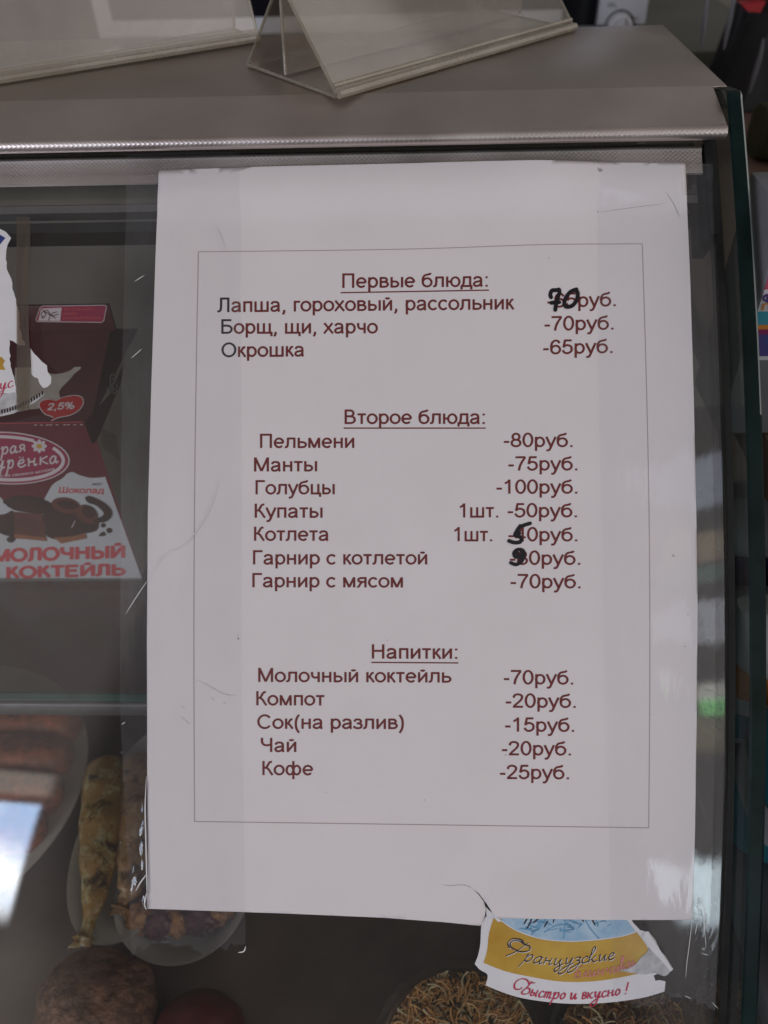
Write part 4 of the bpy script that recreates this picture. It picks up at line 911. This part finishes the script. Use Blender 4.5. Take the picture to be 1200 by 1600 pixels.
sausage((-190, 1140), (128, 1134), DZ0+.020, .0125, 'browned fried sausage at the back of the left plate', 1)
sausage((-190, 1192), (112, 1188), DZ0+.019, .0125, 'darker fried sausage at the front of the left plate', 2)
sausage((-190, 1250), (98, 1244), DZ0+.018, .0125, 'third fried sausage from the back of the left plate', 6)
sausage((-190, 1308), (72, 1300), DZ0+.017, .0120, 'frontmost fried sausage of the left plate, under the window reflection', 8)
pB = on_z(232, 1285, DZ0+.014)
plate((pB.x, pB.y, DZ0), .052, 'oval white plate carrying the two fried fish', sx=.62, sy=1.15, rot=-.15)
def fish(px, z, wid, m, label, seed):
    wid *= FS
    P = [on_z(x, y, z+zz) for (x, y, zz) in px]
    mb = MB(); sm = smooth_pts([(p.x, p.y) for p in P], 8); zs = smooth_pts([(i, p.z) for i, p in enumerate(P)], 8); n = len(sm); vs = []; fs = []; K2 = 18
    prof = lambda t: (.72+.28*math.sin(min(1, t/.22)*math.pi/2))*(1-.76*ss(t, .18, .92)) if t < .9 else .25+.22*(t-.9)/.1
    for i in range(n):
        t = i/(n-1); a = V(sm[max(i-1, 0)]+(0,)); b = V(sm[min(i+1, n-1)]+(0,)); d = (b-a).normalized(); sd = V((-d.y, d.x, 0))
        w = wid*prof(t)*(1+.22*noise.noise(V((t*7, seed, 0)))); hgt = w*.66
        if i == 0: w *= .45; hgt *= .45
        c = V((sm[i][0], sm[i][1], zs[i][1]))
        for k in range(K2):
            an = 2*math.pi*k/K2; vs.append(c+sd*w*math.cos(an)+V((0, 0, hgt*math.sin(an)))*(1+.16*noise.noise(V((t*9, math.cos(an)*1.5, math.sin(an)*1.5+seed))))+V((0, 0, .0012*noise.noise(V((t*13, math.cos(an), seed))))))
    for i in range(n-1):
        for k in range(K2): fs.append((i*K2+k, i*K2+(k+1) % K2, (i+1)*K2+(k+1) % K2, (i+1)*K2+k))
    fs.append(tuple(range(K2))[::-1]); fs.append(tuple((n-1)*K2+k for k in range(K2)))
    mb.add(vs, fs, m); o = thing('fried_fish', (P[0].x, P[0].y, DZ0+.004), label, 'fish', 'fried fish on the oval plate')
    mb.build('fish_body', o)
    # small ragged tail
    d = (V(sm[-1]+(0,))-V(sm[-4]+(0,))).normalized(); sd = V((-d.y, d.x, 0)); c = V((sm[-1][0], sm[-1][1], zs[-1][1])); tm = MB(); top = []; 
    rows = 7; cols = 9
    def tf(u_, v_): 
        sp_ = wid*(.20+.34*v_); ang = (u_-.5)*2
        return c-d*.002+d*(.0065*v_*(1-.35*(1-abs(ang))*v_+.15*noise.noise(V((u_*9, seed, 0)))))+sd*sp_*ang+V((0, 0, .0012*math.sin(u_*5+seed)*v_-.002*v_))
    tm.grid(tf, cols, rows, m); to = tm.build('tail_fin', o); sd_ = to.modifiers.new('thickness', 'SOLIDIFY'); sd_.thickness = .0009; sd_.offset = 0
    return o
fish([(166,1188,.012),(162,1250,.013),(157,1320,.013),(150,1385,.012),(140,1440,.010),(131,1468,.009)], DZ0+.008, .0120, M['fish'], 'golden fried fish with burnt patches, clear of the price list', 3)
fish([(216,1180,.012),(215,1250,.013),(210,1330,.013),(203,1385,.012),(194,1405,.011),(188,1420,.010)], DZ0+.008, .0105, M['fish_pale'], 'browner fried fish half hidden behind the price list', 5)
pC = on_z(285, 1395, DZ0+.016)
plate((pC.x, pC.y, DZ0), .0315, 'small white plate of dark fried pieces below the price list corner', h=.015)
rl = [(226,1432,.0075,'roast'),(252,1440,.008,'purple'),(283,1436,.0075,'roast'),(312,1432,.0085,'purple'),(338,1424,.007,'roast'),(270,1415,.008,'purple'),(300,1405,.008,'roast'),(240,1412,.007,'purple')]
lab = ['browned fried piece at the left rim of the small plate', 'glossy purple piece second from the left rim of the small plate', 'browned fried piece in the middle front of the small plate', 'dark purple piece right of the middle on the small plate', 'browned fried piece at the right rim of the small plate', 'dark purple piece behind the middle of the small plate', 'browned piece at the back of the small plate', 'dark purple piece behind the left rim of the small plate']
for k, (x, y, r, mm) in enumerate(rl):
    p = on_z(x, y, DZ0+.013); lump('fried_piece', (p.x, p.y, DZ0+.010+.55*r*.8), r*1.1, r, r*.8, M[mm], lab[k], 'food', 10+k, .35, 4, group='fried pieces on the small plate')
p = on_z(152, 1586, DZ0+.014); lump('brown_dome', (p.x, p.y, DZ0+.0135), .0265, .025, .0235, M['dome'], 'dark brown round dome at the bottom edge of the view', 'dome', 21, .12, 2.8)  # mottled brown dome resting on the deck
p = on_z(312, 1618, DZ0+.012); lump('beet_patty', (p.x, p.y, DZ0+.0115), .0190, .0175, .0185, M['beet'], 'dark red round patty right of the brown dome', 'food', 25, .06, 2.5)
def tub(px, rad, h, label, mats, seed, nst, lum):
    rad *= FS; h *= FS; c = on_z(*px, DZ0+h); c = V((c.x, c.y, DZ0)); rnd = random.Random(seed)
    o = thing('salad_tub', c, label, 'food tub', 'clear tubs of salad on the deck')
    mb = MB(); mb.lathe(c, [(rad*.01, .0006), (rad*.86, .0006), (rad*.97, h*.9), (rad*.98, h), (rad*1.06, h+.0004), (rad*1.07, h-.0012), (rad*1.0, h-.0018), (rad*.885, -.0), (rad*.01, 0)], M['tub'], 72); mb.build('tub', o)
    mb = MB(); mb.lathe(c, [(rad*1.085, h-.003), (rad*1.085, h+.0012), (rad*1.0, h+.0018), (rad*.95, h+.0105), (rad*.86, h+.0125), (rad*.01, h+.0130)], M['tub'], 72); mb.build('lid', o)
    mb = MB()
    mb.lathe(c, [(rad*.9, h*.6), (rad*.86, h*.93), (rad*.6, h*1.06), (rad*.01, h*1.10)], mats[0], 40)
    for k in range(nst):
        a = rnd.uniform(0, 2*math.pi); rr_ = rad*.86*math.sqrt(rnd.random()); p = c+V((rr_*math.cos(a), rr_*math.sin(a), h*(1.08-.16*(rr_/rad)**2)+rnd.uniform(0, .0045)))
        d = rnd.uniform(0, 2*math.pi); L_ = rnd.uniform(.005, .014); cu = rnd.uniform(-3, 3); pts = []
        for i in range(7):
            pts.append(p.copy()); d += cu/6; p = p+V((math.cos(d), math.sin(d), rnd.uniform(-.35, .35)))*L_/6
            q_ = p-c; rl_ = math.hypot(q_.x, q_.y)
            if rl_ > rad*.9: p.x = c.x+q_.x*rad*.9/rl_; p.y = c.y+q_.y*rad*.9/rl_
            p.z = max(min(p.z, DZ0+h+.009), DZ0+h*.7); 
        mb.tube(pts, rnd.uniform(.00028, .0005), rnd.choice(mats), 5)
    mb.build('salad', o)
    return o
tub((724, 1652), .0330, .030, 'clear lidded tub of shredded carrot salad under the torn sticker', [M['carrot'], M['carrot'], M['carrot_pale'], M['carrot'], M['carrot_pale'], M['carrot'], M['carrot'], M['herb']], 3, 3000, 0)
tub((985, 1650), .0300, .026, 'clear lidded tub of brownish shredded salad at the right end of the deck', [M['roast'], M['carrot'], M['carrot_pale'], M['roast']], 9, 1500, 0)

# ================================================================== PRICE HOLDERS ON TOP
def holder(FLp, FRp, depth_vec, apex_h, label, inner=True):
    FL, FR = V(FLp), V(FRp); e = (FR-FL); L_ = e.length; e = e/L_; dv = V(depth_vec)
    ap = FL+dv*.5+V((0, 0, apex_h)); BL = FL+dv; base = FL+dv*.5
    o = thing('price_holder', base+e*L_/2, label, 'price holder', 'clear price holders on the steel top')
    t = .0014
    up_ = V((0, 0, .0003))
    def sheet(a, b, th, name, m=M['acrylic'], ea=0.0, eb=0.0):
        """sheet from edge through a to edge through b, running along e"""
        nrm = e.cross((b-a)).normalized(); mb = MB(); n = 14
        def f(u_, v_, h):
            p = a.lerp(b, v_)+e*(ea+(L_-ea-eb)*u_)+nrm*h
            p = p+V((0, 0, .0004*math.sin(u_*7+v_)*v_)); return p
        mb.slab(f, n, 6, -th/2, th/2, m); ob = mb.build(name, o, angle=50)
        for u_ in (0, 1):
            em = MB(); em.tube([f(u_, i/8, 0)+e*(.0002 if u_ else -.0002) for i in range(9)], th*.5, M['acrylic_edge'], 6); em.build('polished_edge', ob)
        return ob
    sheet(FL+up_+V((0, 0, t)), ap, t, 'front_panel'); sheet(BL+up_+V((0, 0, t*.5)), ap+dv.normalized()*t, t, 'back_panel')
    if inner: sheet(FL+dv*.54+up_+V((0, 0, t*1.6)), ap+dv.normalized()*t*.5, t, 'inner_panel')
    sheet(FL+dv*.02+V((0, 0, t*.6)), BL+V((0, 0, t*.6)), t, 'base_panel')
    # folded foot along the front edge
    mb = MB(); dn = -dv.normalized()
    mb.tube([FL+e*(L_*i/16)+dn*.0012+V((0, 0, .0019)) for i in range(17)], .0018, M['acrylic_edge'], 8)
    mb.tube([FL+e*(L_*i/16)+dn*(-.002)+V((0, 0, .0044)) for i in range(17)], .0011, M['acrylic_edge'], 8)
    mb.build('folded_foot', o); return o
a = on_z(527, 155, TOPZ); b = on_z(895, 48, TOPZ); c_ = on_z(388, 105, TOPZ)
holder(a, b, c_-a, .0358, 'clear plastic price holder set askew in the middle of the steel top')
a = on_z(404, 66, TOPZ); l1 = on_z(0, 132, TOPZ); ev = (a-l1).normalized()
dv = V((-ev.y, ev.x, 0))*.030
holder(a-ev*.157, a, dv, .040, 'yellowed clear price holder at the left end of the steel top', inner=False)

# ================================================================== BEHIND AND BESIDE THE CASE
M['appliance'] = mat('white_enamel', (.62, .62, .66), .3, var=.02, scale=20)
M['door_glass'] = mat('black_door_glass', (.006, .006, .010), .12)
M['grey_print'] = mat('grey_print', (.045, .045, .05), .5)
M['wall'] = mat('pale_grey_green_paint', (.26, .25, .222), .6, var=.06, scale=6)
M['counter'] = mat('dark_laminate', (.10, .10, .085), .45, var=.15, scale=12)
M['floor'] = mat('brown_floor', (.12, .09, .08), .6, var=.2, scale=6)
M['bag'] = mat('black_fabric', (.006, .006, .008), .5, var=.3, scale=60, bump=.002, bscale=25)
M['bag_trim'] = mat('grey_trim', (.14, .14, .16), .4)
M['wood'] = mat('brown_laminate', (.16, .10, .075), .45, var=.15, scale=10)
M['redp'] = mat('red_plastic', (.35, .012, .018), .35)
tag(MB().box((-3, -3, -.86), (3, 3, -.84), M['floor']).build('floor', None), kind='structure')
tag(MB().box((-3, 1.30, -.84), (3, 1.34, 2.2), M['wall']).build('wall', None), 'pale grey green painted wall behind the microwave', 'wall')
ct = thing('back_counter', (-.2, .95, -.84), 'dark laminate counter under the white microwave', 'counter')
MB().box((-1.0, .66, -.02), (.36, 1.28, .016), M['counter'], .002).build('worktop', ct); MB().box((-.98, .70, -.84), (.34, 1.27, -.02), M['counter'], .002).build('cabinet', ct)
mw = thing('microwave', (-.05, .90, .0165), 'white microwave with a black glass door and a round dial behind the steel top', 'microwave')
MB().box((-.34, .755, .0185), (.2405, 1.10, .30), M['appliance'], .004).build('housing', mw)
dr = MB(); dr.box((-.335, .7475, .0225), (.1865, .754, .296), M['appliance'], .002); d_ = dr.build('door', mw)
dg = MB(); dg.box((-.318, .7455, .0385), (.1865, .7472, .280), M['door_glass'], .0006); dg.build('door_window', d_)
dg2 = MB(); dg2.box((.1520, .7440, .0235), (.1868, .7454, .2945), M['door_glass'], .0006); dg2.build('door_edge', d_)
pn = MB(); pn.box((.1878, .7475, .0225), (.2395, .754, .296), M['appliance'], .002); pn_ = pn.build('control_panel', mw)
dc = on_y(967, 41, .7475)
dl = MB()
ring = [V((dc.x+.0145*math.cos(t), .7468, dc.z+.0145*math.sin(t))) for t in [k*math.pi/20 for k in range(41)]]
dl.tube(ring, .0008, M['grey_print'], 6)
vs = []; 
for r_, yy in ((.0125, .7474), (.012, .738), (.0105, .7365), (.0001, .7365)): vs += [V((dc.x+r_*math.cos(k*math.pi/16), yy, dc.z+r_*math.sin(k*math.pi/16))) for k in range(32)]
dl.add(vs, [(i*32+k, i*32+(k+1) % 32, (i+1)*32+(k+1) % 32, (i+1)*32+k) for i in range(3) for k in range(32)], M['appliance'])
dl.box((dc.x-.0022, .7315, dc.z-.0115), (dc.x+.0022, .7366, dc.z+.0115), M['appliance'], .0006); dl.build('dial', pn_)
psf = surf_of(((0, .7475, 0), (0, -1, 0))); pt = MB()
type_line(pt, 'Таймер', 949, 961, 6.6, 6.6, 2.2, psf, .0006, M['grey_print'], offset=.02); type_line(pt, 'минуты', 949, 964, 10.2, 10.2, 2.2, psf, .0006, M['grey_print'], offset=.02)
for s_ in ([(966,17.5),(972,17.5)], [(984,27),(997,27.5)], [(987,31),(990,31)]): stroke(pt, s_, 1.0, psf, .0006, M['grey_print'], n=1)
pt.build('panel_print', pn_, smooth=False)
cb = MB(); cpts = smooth_pts([(1010,-30),(1040,2),(1070,10),(1100,20),(1140,30)], 6); cb.tube([on_y(x, y, 1.294) for x, y in cpts], .003, M['bag_trim'], 6); tag(cb.build('wall_cable', None), 'thin grey cable running along the pale wall', 'cable')
# side table on the right with the bag and packs
tb = thing('side_table', (.45, .3, -.84), 'brown laminate table standing beside the end glass', 'table')
MB().box((.150, -.02, -.022), (.80, .64, -.0005), M['wood'], .003).build('table_top', tb)
for lx, ly in ((.19, .02), (.76, .02), (.19, .60), (.76, .60)): MB().box((lx-.018, ly-.018, -.84), (lx+.018, ly+.018, -.0222), M['bag_trim'], .002).build('leg', tb)
def bag():
    b0 = on_z(1192, 205, 0); b1 = on_y(1097, 76, .56)
    o = thing('black_bag', (.36, .56, 0), 'black bag with grey trim, modelled fold highlights and a red tag behind the end of the case', 'bag')
    mb = MB(); x0, x1 = .262, .47; n = 40; y0 = .515
    def f(a, b):
        # front sheet of the bag, b up, a along a rounded box outline
        ang = a*2*math.pi; sx_ = (x1-x0)/2*(1-.10*b); sy_ = .05*(1-.25*b)
        ca, sa = math.cos(ang), math.sin(ang); k_ = (abs(ca)**4+abs(sa)**4)**(-.25)
        fold = .006*noise.noise(V((ca*5, sa*5, b*1.2)))+.004*noise.noise(V((ca*12, sa*12, b*2)))
        x = (x0+x1)/2+(sx_+fold)*ca*k_+.02*b; y = .565+(sy_+fold)*sa*k_
        return V((x, y, .0005+.235*b))
    mb.grid(f, 64, 16, M['bag']); top = [f(i/64, 1) for i in range(64)]; mb.add(top, [tuple(range(64))], M['bag']); bot = [f(i/64, 0) for i in range(64)]; mb.add(bot, [tuple(range(64))[::-1]], M['bag'])
    mb.build('bag_body', o)
    for pts in ([(1152,-25),(1143,20),(1136,50),(1131,78)], [(1193,60),(1187,90),(1178,120),(1171,145)], [(1108,-20),(1102,20),(1099,50),(1095,74)]):
        m2 = MB(); m2.tube([on_y(x, y, .5105) for x, y in smooth_pts(pts, 5)], [.0006+.0014*math.sin(math.pi*i/(len(pts)*5-5)) for i in range(len(pts)*5-4)], M['bag_trim'], 6); m2.build('highlight_and_trim', o)  # tubes modelling light streaks on the folds, plus trim at the left edge
    m2 = MB(); q0, q1, q2, q3 = [on_y(x, y, .506) for x, y in ((1158,6),(1197,2),(1188,20),(1168,18))]
    m2.add([q0, q1, q2, q3]+[p+V((0, .012, 0)) for p in (q0, q1, q2, q3)], [(0,3,2,1),(4,5,6,7),(0,1,5,4),(1,2,6,5),(2,3,7,6),(3,0,4,7)], M['redp']); m2.build('red_tag', o)
bag()
M['teal'] = mat('teal_print', (.04, .25, .33), .35); M['orange_p'] = mat('orange_print', (.55, .20, .03), .35); M['pinkp'] = mat('pink_print', (.40, .06, .11), .35)
M['packwhite'] = mat('white_pack', (.52, .51, .53), .35, var=.05, scale=30); M['packgrey'] = mat('grey_pack', (.17, .165, .18), .4, var=.1, scale=30)
M['bluep'] = mat('blue_print', (.04, .06, .22), .35, col2=(.10, .03, .10), scale=80); M['greenp'] = mat('olive_pack', (.03, .033, .012), .45, var=.4, scale=40)
M['darkred'] = mat('dark_red_print', (.10, .012, .02), .35); M['purplep'] = mat('magenta_print', (.22, .02, .10), .35); M['amber'] = mat('amber_pack', (.30, .13, .03), .4, col2=(.45, .33, .16), scale=40)
# upright cereal-type pack, front face towards the viewer
PY = .062
pk = thing('snack_pack', (.185, .075, 0), 'upright multicoloured snack pack on the side table, the one with blue letters', 'snack pack')
xl = on_y(1181, 480, PY).x; xr_ = xl+.11
zt_ = on_y(1190, 330, PY).z
mb = MB(); mb.box((xl, PY, .0003), (xr_, PY+.04, zt_), M['packgrey'], .0015); mb.build('pack_body', pk)
psf2 = surf_of(((0, PY, 0), (0, -1, 0))); PP = ((0, PY, 0), (0, -1, 0))
def strip(y0, y1, m, off=.0003): 
    a_, b_ = on_y(1195, y0, PY).z, on_y(1195, y1, PY).z
    mbp.add([V((xl+.001, PY-off, b_)), V((xr_-.001, PY-off, b_)), V((xr_-.001, PY-off, a_)), V((xl+.001, PY-off, a_))], [(0, 1, 2, 3)], m)
mbp = MB()
for y0, y1, m in ((333, 342, 'darkred'), (424, 452, 'pinkp'), (452, 486, 'packwhite'), (486, 507, 'teal'), (507, 514, 'orange_p'), (514, 522, 'purplep'), (522, 556, 'bluep'), (556, 562, 'packwhite')): strip(y0, y1, M[m])
mbp.build('printed_front', pk, smooth=False)
mb = MB(); type_line(mb, 'Ф', 1190, 1206, 472, 472, 14, psf2, .0007, M['bluep'], offset=.03); type_line(mb, 'П', 1188, 1203, 484, 482, 10, psf2, .0007, M['orange_p'], shear=.2, offset=.03); mb.build('pack_lettering', pk, smooth=False)
def soft_pack(name, px, wpx, hpx, depth, m, label, cat, z0, stripes=()):
    """pillow pack standing on z0, front near picture point px (its lower left)"""
    p = on_z(px[0], px[1], z0); sc = (p-CAM).dot(F)/FPX; w, h = wpx*sc, hpx*sc*1.25; o = thing(name, (p.x+w/2, p.y+depth/2, z0), label, cat)
    mb = MB()
    def f(a, b):
        ang = a*2*math.pi; ca, sa = math.cos(ang), math.sin(ang); k_ = (abs(ca)**5+abs(sa)**5)**(-.2); pin = 1-.7*abs(2*b-1)**5
        return V((p.x+w/2+w/2*ca*k_*(1+.02*noise.noise(V((b*6, ca*2, 1)))), p.y+depth/2+depth/2*sa*k_*pin, z0+.0004+h*b))
    mb.grid(f, 40, 18, m); mb.add([f(i/40, 1) for i in range(40)], [tuple(range(40))], m); mb.add([f(i/40, 0) for i in range(40)], [tuple(range(40))[::-1]], m)
    bo = mb.build('pack_body', o)
    for (b0, b1, mm) in stripes:
        sm_ = MB(); sm_.grid(lambda a, b: (lambda q: q+V((q.x-p.x-w/2, q.y-p.y-depth/2, 0)).normalized()*.0006)(f(.5+.5*a, b0+(b1-b0)*b)), 24, 4, mm); sm_.build('printed_band', o)
    return o
soft_pack('tea_pack', (1188, 262), 60, 60, .05, M['greenp'], 'olive green pack in front of the black bag on the side table', 'pack', 0)
# lower rack beside the case, filled with bright packs
rk = thing('wire_rack', (.30, -.05, -.84), 'grey shelf rack of bright packs close to the end glass', 'rack')
for zz_ in (-.150, -.330): MB().box((.137, -.20, zz_-.012), (.60, .115, zz_), M['packgrey'], .002).build('shelf', rk)
for lx, ly in ((.145, -.19), (.59, -.19), (.145, .105), (.59, .105)): MB().box((lx-.006, ly-.006, -.84), (lx+.006, ly+.006, -.1625), M['bag_trim'], .001).build('post', rk)
RZ = -.150
for i, (x0_, y0_, w_, d_, h_, m, st_, lb) in enumerate([
    (.142, .052, .08, .05, .105, 'packwhite', ((.30, .5, 'amber'), (.62, .8, 'bluep')), 'white snack pack at the back of the rack, amber and blue bands'),
    (.142, -.006, .08, .05, .088, 'packwhite', ((.22, .42, 'teal'), (.55, .75, 'orange_p')), 'white snack pack in the middle of the rack, teal and orange bands'),
    (.142, -.066, .08, .05, .080, 'teal', ((.35, .6, 'packwhite'),), 'teal snack pack with a white band near the front of the rack'),
    (.142, -.128, .08, .05, .072, 'redp', ((.15, .4, 'packwhite'), (.5, .7, 'bluep')), 'red snack pack with white and blue bands at the front of the rack')]):
    o = thing('snack_pack', (x0_+w_/2, y0_+d_/2, RZ), lb, 'snack pack', 'packs on the rack beside the case')
    mb = MB()
    def f(a, b, x0_=x0_, y0_=y0_, w_=w_, d_=d_, h_=h_):
        ang = a*2*math.pi; ca, sa = math.cos(ang), math.sin(ang); k_ = (abs(ca)**5+abs(sa)**5)**(-.2); pin = 1-.75*abs(2*b-1)**6
        return V((x0_+w_/2+w_/2*ca*k_, y0_+d_/2+d_/2*sa*k_*pin, RZ+.0004+h_*b))
    mb.grid(f, 40, 18, M[m]); mb.add([f(k/40, 1) for k in range(40)], [tuple(range(40))], M[m]); mb.add([f(k/40, 0) for k in range(40)], [tuple(range(40))[::-1]], M[m]); mb.build('pack_body', o)
    for b0, b1, mm in st_:
        sm_ = MB(); sm_.grid(lambda a, b: (lambda q: q+V((q.x-x0_-w_/2, q.y-y0_-d_/2, 0)).normalized()*.0007)(f(a, b0+(b1-b0)*b)), 40, 5, M[mm]); sm_.build('printed_band', o)
